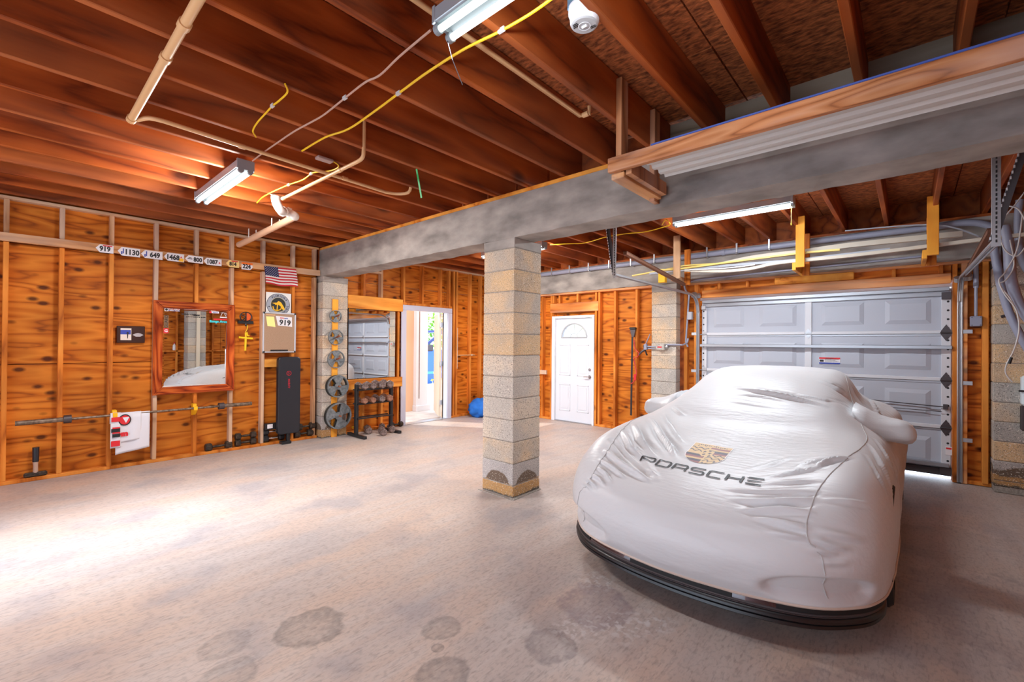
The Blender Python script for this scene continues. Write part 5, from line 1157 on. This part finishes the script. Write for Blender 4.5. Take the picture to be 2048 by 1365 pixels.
# flag
Xf_ = XL+.035
p0, p1, p2, p3 = P(528, 532, Xf_), P(592, 539, Xf_), P(595, 575, Xf_), P(531, 568, Xf_)
t = thing('flag', 'small american flag pinned to the rail above the round sign', 'flag', (Xf_, p0.y, p3.z))
def fpt(u, v, lift=0):
    p = (p0*(1-u)+p1*u)*(1-v)+(p3*(1-u)+p2*u)*v
    return (Xf_+.003+.008*math.sin(u*7+v*2.2)*v+lift, p.y+.01*v*math.sin(v*3), p.z+.008*math.sin(u*8+1)*v)
fwt = plain('flag_white', (.80, .74, .72), .8); frd = plain('flag_red', (.55, .015, .03), .8); fbl = plain('flag_blue', (.015, .02, .09), .8)
for k in range(13):
    m = MB(); m.grid([[fpt(i/16, (k+e)/13) for i in range(17)] for e in (0, 1)]); m.build('stripe', frd if k % 2 == 0 else fwt, t)
m = MB(); m.grid([[fpt(.42*i/8, 7/13*j/6, .0015) for i in range(9)] for j in range(7)]); cnt = m.build('canton', fbl, t)
m = MB()
for r_ in range(9):
    for c in range(6 if r_ % 2 == 0 else 5):
        u, v = .42*(c+(.6 if r_ % 2 == 0 else 1.1))/6.2, 7/13*(r_+.6)/9.2; q = Vector(fpt(u, v, .0028))
        m.prism([((.0052 if i % 2 == 0 else .0024)*math.cos(math.pi/2+i*math.pi/5), (.0052 if i % 2 == 0 else .0024)*math.sin(math.pi/2+i*math.pi/5)) for i in range(10)], q, (0, 1, 0), (0, 0, 1), .0006)
o = m.build('stars', fwt, cnt); o['kind'] = 'stuff'
# round state sign behind the cork board
Xq = XL+.004; a, b = P(532, 584, Xq), P(582, 588, Xq); zt = a.z
t = thing('state_sign', 'white square sign with a round grey Florida emblem behind the cork board', 'sign', (Xq, a.y, zt-.4))
MB().box(Xq, Xq+.004, a.y, b.y, zt-.40, zt).build('panel', plain('sign_white', (.80, .78, .74), .5), t)
cy_, cz_ = (a.y+b.y)/2-.005, zt-.17; X = Xq+.0045
for r_, mt, dx in ((.158, ink, 0), (.152, plain('emblem_grey', (.34, .36, .42), .5), .0006), (.103, plain('emblem_rim', (.5, .42, .2), .5), .0012), (.098, plain('emblem_black', (.014, .02, .02), .5), .0018)):
    MB().prism([(r_*math.cos(i), r_*math.sin(i)) for i in np.linspace(0, 6.28318, 40, endpoint=False)], (X+dx, cy_, cz_), (0, 1, 0), (0, 0, 1), .0005).build('emblem_ring', mt, t)
for s_, a0_, a1_ in (('FLORIDA', 128, 52), ('SQUAD', -8, -62)):
    for i, ch in enumerate(s_):
        aa = R(a0_+(a1_-a0_)*i/(len(s_)-1)); text(ch, .042, (X+.0018, cy_+.127*math.cos(aa), cz_+.127*math.sin(aa)), YZ, ink, t, 'emblem_letter', bold=.0008, rot=aa-math.pi/2, t=.0003)
for aa in (35, 195): MB().cyl((X+.001, cy_+.127*math.cos(R(aa)), cz_+.127*math.sin(R(aa))), (X+.0022, cy_+.127*math.cos(R(aa)), cz_+.127*math.sin(R(aa))), .009, 6).build('emblem_stud', ink, t)
MB().prism([(-.085, .022), (-.02, .03), (.0, .055), (.035, .035), (.07, -.02), (.088, -.062), (.06, -.07), (.03, -.02), (.0, .0), (-.05, .008)], (X+.0026, cy_, cz_), (0, 1, 0), (0, 0, 1), .001).build('state_outline', gold, t)
m = MB(); m.tube([(X+.005, cy_-.01, cz_+.03), (X+.005, cy_-.02, cz_-.075)], .007, 6); m.tube([(X+.005, cy_-.075, cz_-.025), (X+.005, cy_-.062, cz_-.07), (X+.005, cy_-.02, cz_-.085), (X+.005, cy_+.03, cz_-.065), (X+.005, cy_+.04, cz_-.03)], .007, 6); m.tube([(X+.005, cy_-.045, cz_+.0), (X+.005, cy_+.012, cz_+.01)], .005, 6); m.build('anchor', gold, t)
# cork board
Xk = XL+.022; a, b, c = P(526, 624, Xk), P(592, 624, Xk), P(526, 706, Xk)
y0, y1, z1, z0 = a.y, b.y, P(526, 624, Xk).z, c.z
t = thing('cork_board', 'aluminium-framed cork board with a yellow note and a number bib', 'board', (Xk, y0, z0))
MB().box(Xk-.012, Xk, y0+.01, y1-.01, z0+.01, z1-.01).build('cork', cork, t)
for n_, g in (('frame_rail', (y0, y1, z1-.018, z1)), ('frame_rail', (y0, y1, z0, z0+.018)), ('frame_rail', (y0, y0+.018, z0, z1)), ('frame_rail', (y1-.018, y1, z0, z1))): MB().bbox(Xk-.015, Xk+.008, *g, .003).build(n_, silver, t)
for yy in (y0, y1-.028):
    for zz_ in (z0-.003, z1-.026): MB().bbox(Xk-.016, Xk+.010, yy, yy+.028, zz_, zz_+.028, .005).build('corner_cap', ink, t)
MB().bbox(Xk, Xk+.012, y0+.10, y1-.11, z0+.022, z0+.042, .003).build('marker_tray', ink, t)
MB().box(Xk, Xk+.002, y0+.04, y0+.16, z1-.045, z1-.03).build('tan_label', cpvc, t)
a, b = P(532, 633, Xk), P(550, 651, Xk); tag(MB().prism([(0, .0), (.105, .0), (.125, -.145), (.02, -.135)], (Xk+.002, a.y, a.z), (0, 1, 0), (0, 0, 1), -.002).build('sticky_note', paper_y, origin=(Xk, a.y, a.z)), 'yellow paper note pinned at the upper left of the cork board', 'note')
a = P(551.5, 632, Xk); bb = tag(MB().prism([(0, .0), (.22, -.012), (.225, -.15), (.03, -.135)], (Xk+.002, a.y, a.z), (0, 1, 0), (0, 0, 1), -.002).build('number_bib', tagw, origin=(Xk, a.y, a.z)), 'white number bib reading 919 pinned on the cork board', 'bib')
text('919', .105, (Xk+.0035, a.y+.125, a.z-.092), YZ, ink, bb, bold=.003, rot=-.06); text('IRON', .022, (Xk+.0035, a.y+.085, a.z-.028), YZ, red, bb, bold=.001); text('MAN', .022, (Xk+.0035, a.y+.14, a.z-.032), YZ, blue, bb, bold=.001)
# exercise bench pad leaning on the wall
Xd = XL+.09; a, b, c = P(556, 716, Xd), P(601, 716, Xd), P(556, 866, Xd)
y0, y1, z1, z0 = a.y, b.y, a.z+.01, .14
t = thing('bench_pad', 'tall black padded weight bench folded upright against the wall', 'bench', (Xd, y0, .0))
def rrect(k, r=.05):
    o = []
    for cx_, cz_, a0_ in ((y1-r, z1-r, 0), (y0+r, z1-r, 90), (y0+r, z0+r, 180), (y1-r, z0+r, 270)):
        for q_ in range(6): a_ = R(a0_+18*q_); o.append((cx_+(r-k)*math.cos(a_), cz_+(r-k)*math.sin(a_)))
    return o
m = MB(); lay = [[(x_, a_, b_) for a_, b_ in rrect(k)] for x_, k in ((Xd-.058, .012), (Xd-.05, 0), (Xd+.004, 0), (Xd+.013, .004), (Xd+.0175, .014))]
m.grid([l_+[l_[0]] for l_ in lay]); m.add(lay[-1], [tuple(range(24))]); m.add(lay[0], [tuple(range(23, -1, -1))]); pad = m.build('pad', vinyl, t, smooth=True)
X = Xd+.0185
q = P(578, 747, X); MB().tube([(X, q.y+.03*math.cos(k*.4488), q.z+.03*math.sin(k*.4488)) for k in range(15)], .004, 5, False).tube([(X, q.y-.012, q.z+.016), (X, q.y+.008, q.z), (X, q.y-.01, q.z-.016)], .004, 5).build('logo', plain('logo_red', (.50, .01, .03), .5), pad)
q = P(578, 768, X); text('MARCY', .04, (X, q.y, q.z), YZ, plain('print_red', (.42, .01, .03), .5), pad, 'print', bold=.001, rot=-math.pi/2)
MB().bbox(Xd-.05, Xd-.0, (y0+y1)/2-.02, (y0+y1)/2+.02, .0, z0+.1, .005).build('post', black, t); MB().bbox(Xd-.07, Xd+.03, (y0+y1)/2-.10, (y0+y1)/2+.03, .0, .04, .005).build('foot', black, t)
a, b = P(529, 848, XL+.012), P(554, 858, XL+.012); MB().bbox(XL+.002, XL+.03, a.y, b.y+.05, b.z, a.z, .003).build('cross_bar', black, t); MB().box(XL+.0305, XL+.032, a.y+.03, a.y+.10, b.z+.02, a.z-.015).build('bar_label', tagw, t)
# dumbbells
def dumbbell(name, R_, L, hl, label, mat, loc, rz, group=None, handle=None, hr=.014, n=6, cat='dumbbell'):
    """hexagonal heads on a bar along local X"""
    t = thing(name, label, cat, (0, 0, 0), group)
    for s_ in (-1, 1):
        m = MB(); a_, b_ = s_*(L/2-hl), s_*L/2; c_ = (b_-a_)*.15
        rr = [R_*.80, R_, R_, R_*.80]; xs_ = [a_, a_+c_, b_-c_, b_]; rows = [[(x_, r_*math.cos(2*math.pi*(k+.5)/n), r_*math.sin(2*math.pi*(k+.5)/n)) for k in range(n+1)] for x_, r_ in zip(xs_, rr)]
        rows = [[(xs_[0], 0, 0)]*(n+1)]+rows+[[(xs_[-1], 0, 0)]*(n+1)]; m.grid(rows); m.build('head', mat, t)
    MB().tube([(-L/2+hl, 0, 0), (-L/4+hl/2, 0, 0), (0, 0, 0), (L/4-hl/2, 0, 0), (L/2-hl, 0, 0)], [hr*.85, hr*1.05, hr*1.2, hr*1.05, hr*.85], 10).build('handle', handle or mat, t, smooth=True)
    t.location = loc; t.rotation_euler = (0, 0, rz); return t
def apo(R_): return R_*math.cos(math.pi/6)
FZ = .038
def onwall(px, py, X=XL-.045): return P(px, py, X)
q = P(437, 897, XL-.03); dumbbell('dumbbell', .052, .30, .075, 'dark iron dumbbell lying alone on the wall plate below the mirror', hexdark, (XL-.03, q.y, FZ+apo(.052)), R(90), n=8)
q = P(491, 885, XL-.03)
r8 = .046*math.cos(math.pi/8)
dumbbell('dumbbell', .046, .25, .065, 'brown dumbbell, lower of the two stacked on the wall plate', hexdark, (XL-.03, q.y, FZ+r8+.003), R(90), n=8); dumbbell('dumbbell', .046, .25, .065, 'brown dumbbell, upper of the two stacked on the wall plate', hexdark, (XL-.03, q.y, FZ+3*r8+.006), R(90), n=8)
q = P(556, 878, XL+.0)
r9 = .05*math.cos(math.pi/8)
yq = q.y-.05
dumbbell('dumbbell', .05, .28, .07, 'black dumbbell with a chrome handle, lower one under the bench', plain('rubber_black', (.012, .012, .014), .5), (XL-.035, yq, FZ+r9+.003), R(90), n=8, handle=chrome); dumbbell('dumbbell', .05, .28, .07, 'black dumbbell with a chrome handle, upper one under the bench', black, (XL-.035, yq, FZ+3*r9+.006), R(90), n=8, handle=chrome)
q = P(607, 868, XL-.03)
dumbbell('dumbbell', .052, .27, .08, 'dark dumbbell right of the bench, bottom of the pair', hexdark, (XL-.03, q.y, FZ+.0520), R(90), n=8); dumbbell('dumbbell', .052, .27, .08, 'dark dumbbell right of the bench, top of the pair', hexdark, (XL-.03, q.y+.03, FZ+.052+.1), R(90), n=8)

# weight plates on the pillar board
Xw = -6.59
a, b = at(662, 598, 'X', Xw+.02), at(680, 598, 'X', Xw+.02); ym = (a.y+b.y)/2
t = thing('plate_board', 'bright orange pine board on the block pillar holding the weight plates', 'board', (Xw, ym, 0))
MB().bbox(Xw+.002, Xw+.022, ym-.045, ym+.045, .0, a.z, .003).build('board', bright_z, t)
pgs = []
for (px, py), r_, dbl, lb in (((673.5, 633), .093, 0, 'smallest grey weight plate, top of the pillar row'), ((674, 675), .118, 0, 'second grey weight plate from the top of the pillar'), ((674.5, 719), .135, 0, 'middle grey weight plate of the five on the pillar'), ((675.5, 773), .168, 1, 'large grey weight plate, second from the bottom of the pillar'), ((677, 832), .200, 1, 'largest grey weight plate, lowest on the pillar')):
    q = at(px, py, 'X', Xw+.08); z = q.z; y = q.y
    xf = Xw+.105 if dbl else Xw+.058
    g = MB(); g.tube([(Xw+.02, y, z), (xf+.02, y, z), (xf+(.10 if not dbl else .05), y+.0, z+(.02 if not dbl else .0))], .013, 8); g.build('peg', pegm, t, smooth=True)
    for kk in range(2 if dbl else 1):
        x0_ = xf-.036*kk-.0; th = .028
        lb2 = lb if kk == 0 else lb.replace('grey weight plate', 'dark weight plate behind the grey one')
        m = MB(); x1_ = x0_; xb_ = x0_-th
        o_ = thing('weight_plate', lb2 if kk == 0 else ('dark weight plate behind the lowest grey plate' if r_ > .19 else 'dark weight plate behind the second lowest grey plate'), 'weight plate', (xb_, y-.012*kk, z))
        yy = y-.012*kk
        mp_ = MB(); mp_.ring(r_*.90, r_, 0, 2*math.pi, 0, th, 48); mp_.ring(.016, r_*.30, 0, 2*math.pi, .004, th-.003, 28)
        for s3 in range(3):
            a_ = R(90 if r_ < .1 or r_ > .19 else -90)+R(60)+s3*R(120)+(R(15) if r_ > .19 else 0)
            mp_.ring(r_*.28, r_*.91, a_-R(34), a_+R(34), .005, th-.005, 12)
        mp_.v = [(xb_+v[0], yy+v[1], z+v[2]) for v in mp_.v]; pl = mp_.build('disc', platem if kk == 0 else platedark, o_, smooth=True)
        hb = MB(); hb.ring(.014, .030, 0, 2*math.pi, th-.004, th+.003, 20); hb.v = [(xb_+v[0], yy+v[1], z+v[2]) for v in hb.v]; hb.build('hub_ring', platem if kk == 0 else platedark, o_)
# frameless mirror on the far-left wall
a, b = at(698, 618, 'X', XF+.036), at(791, 756, 'X', XF+.036)
z0, z1 = .862, 1.985
t = thing('wall_mirror', 'frameless mirror above the dumbbell rack reflecting the garage door', 'mirror', (XF+.03, a.y, z0))
MB().box(XF+.004, XF+.010, a.y, b.y, z0, z1).build('backing', ink, t); MB().bbox(XF+.010, XF+.016, a.y+.006, b.y-.002, z0+.003, z1-.003, .001).build('glass', mirrorm, t); MB().bbox(XF+.004, XF+.018, a.y-.0, a.y+.008, z0, z1, .001).build('edge_strip', ink, t)
# dumbbell rack
def Pf(px, py, X): return at(px, py, 'X', X)
xr0 = -6.30; ya, yb = Pf(715, 800, xr0).y, Pf(784, 800, xr0).y
t = thing('dumbbell_rack', 'black two-post dumbbell rack beside the side doorway', 'rack', (xr0-.1, (ya+yb)/2, 0))
for yy in (ya, yb):
    MB().bbox(xr0-.06, xr0, yy-.022, yy+.022, .04, .80, .003).build('upright', black, t); MB().bbox(xr0-.26, xr0+.24, yy-.025, yy+.025, 0, .045, .003).build('foot', black, t)
for z in (.30, .52, .735):
    for dx in (-.11, .03): MB().bbox(xr0-.03+dx, xr0-.0+dx, ya, yb, z-.03, z-.012, .002).build('shelf_rail', black, t)
spec = [(.735, 4, .055, hexm, 'top'), (.455, 4, .048, hexrust, 'middle')]
names = {'top': ['worn hex dumbbell on the top rack tier at the left post', 'worn hex dumbbell on the top tier, second from the left', 'worn hex dumbbell on the top tier, second from the right', 'worn hex dumbbell on the top rack tier at the right post'],
         'middle': ['small rusty hex dumbbell on the middle tier at the left post', 'small rusty hex dumbbell on the middle tier, second from the left', 'grey hex dumbbell on the middle tier, second from the right', 'tan rusty hex dumbbell on the middle tier at the right post']}
for z, n_, r_, mt, key in spec:
    zb2 = .735-.012 if key == 'top' else .52-.012
    for k in range(n_):
        rr = r_*(1.15 if k > 1 else .98); y = ya+.09+(yb-ya-.16)*k/(n_-1)
        dumbbell('hex_dumbbell', rr, .30, .085, names[key][k], hexm if (key == 'top' or k == 2) else hexrust, (xr0-.05, y, zb2+apo(rr)+.004), R(-8 if k % 2 else -4))
fl_ = [(735, 865, .06, 'grey hex dumbbell on the floor, leftmost in front of the rack'), (762, 862, .058, 'grey hex dumbbell on the floor, nearest the camera under the rack'), (752, 855, .055, 'grey hex dumbbell on the floor behind the front pair'), (778, 860, .06, 'grey hex dumbbell on the floor, rightmost beside the rack post')]
for k, (px, py, rr, lb) in enumerate(fl_):
    q = at((741, 757, 770, 784)[k], (866, 870, 859, 866)[k], 'Z', 0); dumbbell('hex_dumbbell', rr, .30, .09, lb, hexm, (q.x-.10+(.07, .12, -.02, 0)[k], q.y+(-.03, .06, .0, .05)[k], apo(rr)+.001), R(-25))
dumbbell('hex_dumbbell', .045, .24, .07, 'small dark dumbbell by the wall behind the right rack post', hexdark, (XF+.06, Pf(793, 850, XF+.06).y, .045), R(90))
q = at(702, 857, 'Z', .05)
m = MB(); [m.tube([(q.x+.05*math.cos(a_)*(.8+.2*k), q.y+.045*math.sin(a_), .012+.022*k) for a_ in np.linspace(0, 6.283, 18)], .011, 6, False) for k in range(4)]
tag(m.build('strap_coil', ygold, origin=(q.x, q.y, 0)), 'yellow coiled strap on the floor between the pillar and the rack', 'strap')
# tan rod on studs of the far wall, blue cloth in the corner
a, b = P(916, 711, XF+.014), P(949, 710, XF+.014)
o = tag(MB().tube([(XF+.014, a.y, a.z), (XF+.014, b.y, a.z)], .010, 8).build('wall_rod', cpvc, origin=a), 'short cream rod fixed level across the studs right of the side doorway', 'rod'); MB().cyl((XF+.014, P(937, 711).y+.0, a.z), (XF+.014, P(937, 711).y+.03, a.z), .017, 8).build('clamp', cream, o)
m = MB(); a = P(915.5, 640, XF+.008); m.tube([(XF+.006, a.y, 1.75), (XF+.006, a.y, .95)], .005, 5); tag(m.build('string', cream, origin=(XF, a.y, .95)), 'thin pale string hanging on the stud right of the side doorway', 'string')
q = at(957, 832, 'Z', 0)+Vector((.10, -.05, 0))
bm = bmesh.new(); bmesh.ops.create_icosphere(bm, subdivisions=4, radius=1); rs2 = random.Random(5)
from mathutils import noise as mn
for v in bm.verts:
    n_ = mn.noise(v.co*2.1+Vector((3, 1, 2)))*.28+abs(mn.noise(v.co*4.2))*.22; k = 1+n_; v.co = Vector((v.co.x*.24*k, v.co.y*.20*k, max(-.02, .14+v.co.z*.19*k)+.02))
bm.verts.index_update(); m = MB(); m.add([v.co+Vector((q.x, q.y, 0)) for v in bm.verts], [[v.index for v in f.verts] for f in bm.faces]); bm.free()
tag(m.build('folded_tarp', bluecloth, smooth='all', origin=(q.x, q.y, 0)), 'crumpled bright blue cloth heaped in the corner behind the central pillar', 'cloth')
# hanging black strap and tools on the back wall
a, b = at(1266, 655, 'Y', YB-.03), at(1266, 832, 'Y', YB-.03)
t = thing('hanging_strap', 'long black belt strap hanging on the back wall stud with a red cord', 'strap', (a.x, YB-.03, b.z))
MB().bbox(a.x-.055, a.x+.055, YB-.06, YB-.0, a.z-.035, a.z, .006).build('hanger_head', black, t); MB().prism([(-.05, 0), (.05, 0), (.02, -.13), (-.02, -.13)], (a.x, YB-.01, a.z-.03), (1, 0, 0), (0, 0, 1), .03).build('buckle', darksteel, t)
x1 = at(1264, 740, 'Y', YB-.03).x; MB().bar((x1, YB-.025, a.z-.15), (x1-.015, YB-.025, b.z), .03, .008, (0, 1, 0)).build('webbing', ink, t)
pts = spline([at(x, y, 'Y', YB-.035) for x, y in ((1268, 680), (1270, 697), (1277, 706), (1275, 714), (1268, 718), (1271, 735), (1273, 748), (1269, 762), (1262, 768))], 4)
MB().tube(pts, .007, 6).build('red_cord', plain('cord_red', (.6, .04, .05), .5), t, smooth=True); q = at(1270, 755, 'Y', YB-.04); MB().bbox(q.x-.02, q.x+.02, YB-.05, YB-.03, q.z-.05, q.z+.05, .006).build('red_handle', red, t)
q = at(1292, 700, 'Y', YB)
t = thing('spigot', 'dark tap fitting beside the block pillar on the back wall', 'tap', (q.x, YB, q.z)); MB().tube([(q.x+.10, YB-.03, q.z+.05), (q.x+.02, YB-.04, q.z+.02), (q.x-.06, YB-.05, q.z-.04), (q.x-.1, YB-.05, q.z-.09)], [.012, .02, .018, .01], 8).build('tap_body', darksteel, t, smooth=True); MB().bar((q.x-.02, YB-.05, q.z+.07), (q.x+.04, YB-.05, q.z-.09), .03, .015).build('tap_handle', black, t)
MB().tube([(q.x+.02, YB, q.z+.02), (q.x+.02, YB-.05, q.z+.02)], .012, 8).build('stub', steel, t)
# things on the right wall that only the framed mirror shows
t = thing('spray_bottle', 'white spray bottle on the right wall ledge, seen in the framed mirror', 'bottle', (XR+.05, 2.93, 1.2))
m = lathe([(.0, 0), (.035, 0), (.038, .02), (.036, .12), (.014, .16), (.014, .175)], (XR+.05, 2.93, 1.2), 16); m.build('bottle_body', white, t, smooth=True); MB().bbox(XR+.02, XR+.08, 2.92, 2.94, 1.375, 1.41, .005).build('spray_head', red, t)
t = thing('louvre_vent', 'white louvred vent low on the right wall, seen in the framed mirror', 'vent', (XR, 2.45, .55))
MB().bbox(XR+.01, XR+.03, 2.32, 2.62, .5, 1.1, .004).build('vent_frame', white, t)
for k in range(9): MB().bbox(XR-.012, XR+.012, 2.35, 2.59, .54+.06*k, .565+.06*k, .003).build('slat', darksteel if 0 else silver, t)

# ================================================================ OUTSIDE THE SIDE DOORWAY
a = at(816, 700, 'X', -8.0); b = at(831, 700, 'X', -8.0)
tag(MB().box(-8.3, -8.0, a.y-1.2, b.y, -.02, 3).build('garden_wall', peach, origin=(-8.1, a.y, 0)), 'peach rendered wall end just outside the open side doorway', 'wall')
a = at(833, 700, 'X', -7.9); b = at(856, 700, 'X', -7.9)
t = thing('porch_post', 'white porch post outside the side doorway with a thin brown line', 'post', (-8, a.y, 0)); MB().bbox(-8.2, -7.9, a.y, b.y, -.02, 3.1, .006).build('post', white, t); MB().box(-7.9, -7.893, a.y+.07, a.y+.082, .25, 2.6).build('cable_line', rust, t); MB().bbox(-8.22, -7.86, a.y-.02, b.y+.06, -.02, .10, .004).build('base', white, t)
MB().bbox(-8.3, -7.8, a.y-.2, 12, 2.55, 2.8, .01).build('fascia', peach, t)
# blue pickup, cab seen side-on
XT = -13.0
def T(px, py, X=XT): return at(px, py, 'X', X)
t = thing('pickup_truck', 'blue pickup truck parked outside beyond the side doorway', 'truck', (XT-.9, T(870, 760).y, 0))
c = T(870, 760); y_ = c.y
body = [(-2.2, .42), (-2.2, .95), (-1.0, 1.12), (-.55, 1.18), (3.2, 1.15), (3.2, .45)]
zs = lambda py: T(870, py).z
def zf(py): return at(868, py, 'X', XT).z
yb0 = T(852, 700).y
m = MB(); m.prism([(yb0-1.8, zf(778)), (yb0-1.8, zf(710)), (yb0-.3, zf(702)), (yb0+3.5, zf(692)), (yb0+3.5, zf(778))], (XT, 0, 0), (0, 1, 0), (0, 0, 1), -1.75); m.build('body', truckblue, t)
m = MB(); m.bar((XT, yb0-.45, zf(706)), (XT, yb0+.75, zf(664)), .10, .07, (1, 0, 0)); m.bar((XT, yb0+.75, zf(664)), (XT, yb0+3.4, zf(662)), .10, .09, (1, 0, 0)); m.bar((XT, yb0+2.0, zf(664)), (XT, yb0+2.0, zf(694)), .1, .1, (1, 0, 0)); m.bar((XT-1.7, yb0-.45, zf(706)), (XT-1.7, yb0+.75, zf(664)), .10, .07, (1, 0, 0))
m.box(XT-1.65, XT-.05, yb0+.7, yb0+3.4, zf(663)-.03, zf(663)+.05); m.build('cab_frame', plain('cab_dark_blue', (.03, .05, .22), .2), t)
MB().bbox(XT+.0, XT+.16, yb0-.05, yb0+.22, zf(703)-.0, zf(690), .03).build('side_mirror', darksteel, t); MB().bbox(XT+.0, XT+.02, yb0-1.8, yb0+3.4, zf(748), zf(743), .004).build('body_trim', plain('light_blue_trim', (.1, .4, .8), .3), t)
MB().bbox(XT+.0, XT+.05, yb0+.75, yb0+1.0, zf(716), zf(712), .01).build('door_handle', chrome, t)
for yy in (yb0-1.1, yb0+2.6):
    m = MB(); m.cyl((XT-.2, yy, .38), (XT+.03, yy, .38), .38, 28); w_ = m.build('wheel', rubber, t, smooth=True); MB().cyl((XT+.02, yy, .38), (XT+.05, yy, .38), .2, 16).build('rim', steel, w_)
m = MB(); m.box(XT-1.7, XT-.05, yb0-1.7, yb0+3.4, .28, zf(776)); m.build('sill', darksteel, t)
# hedge behind and small plants
def leafy(name, label, cat, c, ext, n, size, mat):
    bm = bmesh.new(); rr = random.Random(9); m = MB()
    for _ in range(n):
        p = Vector((c[0]+rr.uniform(-1, 1)*ext[0], c[1]+rr.uniform(-1, 1)*ext[1], c[2]+rr.uniform(0, 1)*ext[2])); a_ = Vector((rr.uniform(-1, 1), rr.uniform(-1, 1), rr.uniform(-.5, 1))).normalized(); b_ = a_.orthogonal().normalized(); s_ = size*rr.uniform(.6, 1.2)
        m.add([p-a_*s_, p+b_*s_*.35, p+a_*s_, p-b_*s_*.35], [(0, 1, 2, 3)])
    o = m.build(name, mat, origin=(c[0], c[1], 0)); o['kind'] = 'stuff'; return tag(o, label, cat)
hy = at(866, 650, 'X', -17).y
leafy('hedge', 'sunlit green hedge behind the blue truck outside', 'hedge', (-17, hy, 0), (.8, 3.5, 3.2), 2600, .16, grass)
leafy('bush', 'yellow-green bush glimpsed through the fan light of the entry door', 'bush', (EX0-.35, 9.2, .0), (.5, .5, 2.3), 500, .14, plain('yellow_leaf', (.80, .75, .05), .7))
q = at(874, 800, 'X', -8.9); pale = plain('pale_stem', (.70, .66, .60), .7)
t = thing('shrub', 'small bare white-stemmed shrub with yellow-green tips outside the doorway', 'shrub', (q.x, q.y, 0))
m = MB(); tips = []
for k in range(9):
    rr = random.Random(k); p0_ = Vector((q.x, q.y+rr.uniform(-.03, .03), -.02)); e_ = p0_+Vector((rr.uniform(-.15, .15), rr.uniform(-.22, .22), rr.uniform(.45, .85))); m.tube([p0_, p0_.lerp(e_, .5)+Vector((0, rr.uniform(-.05, .05), .05)), e_], .008, 5); tips.append(e_)
o = m.build('stems', pale, t); o['kind'] = 'stuff'
m = MB()
for e_ in tips:
    for k in range(4): rr = random.Random(k*7+int(e_.z*1000)); d_ = Vector((rr.uniform(-1, 1), rr.uniform(-1, 1), rr.uniform(0, 1))).normalized()*.06; b_ = d_.orthogonal().normalized()*.02; m.add([e_, e_+d_*.5+b_, e_+d_, e_+d_*.5-b_], [(0, 1, 2, 3)])
o = m.build('leaves', plain('lime_leaf', (.55, .65, .05), .6), t); o['kind'] = 'stuff'
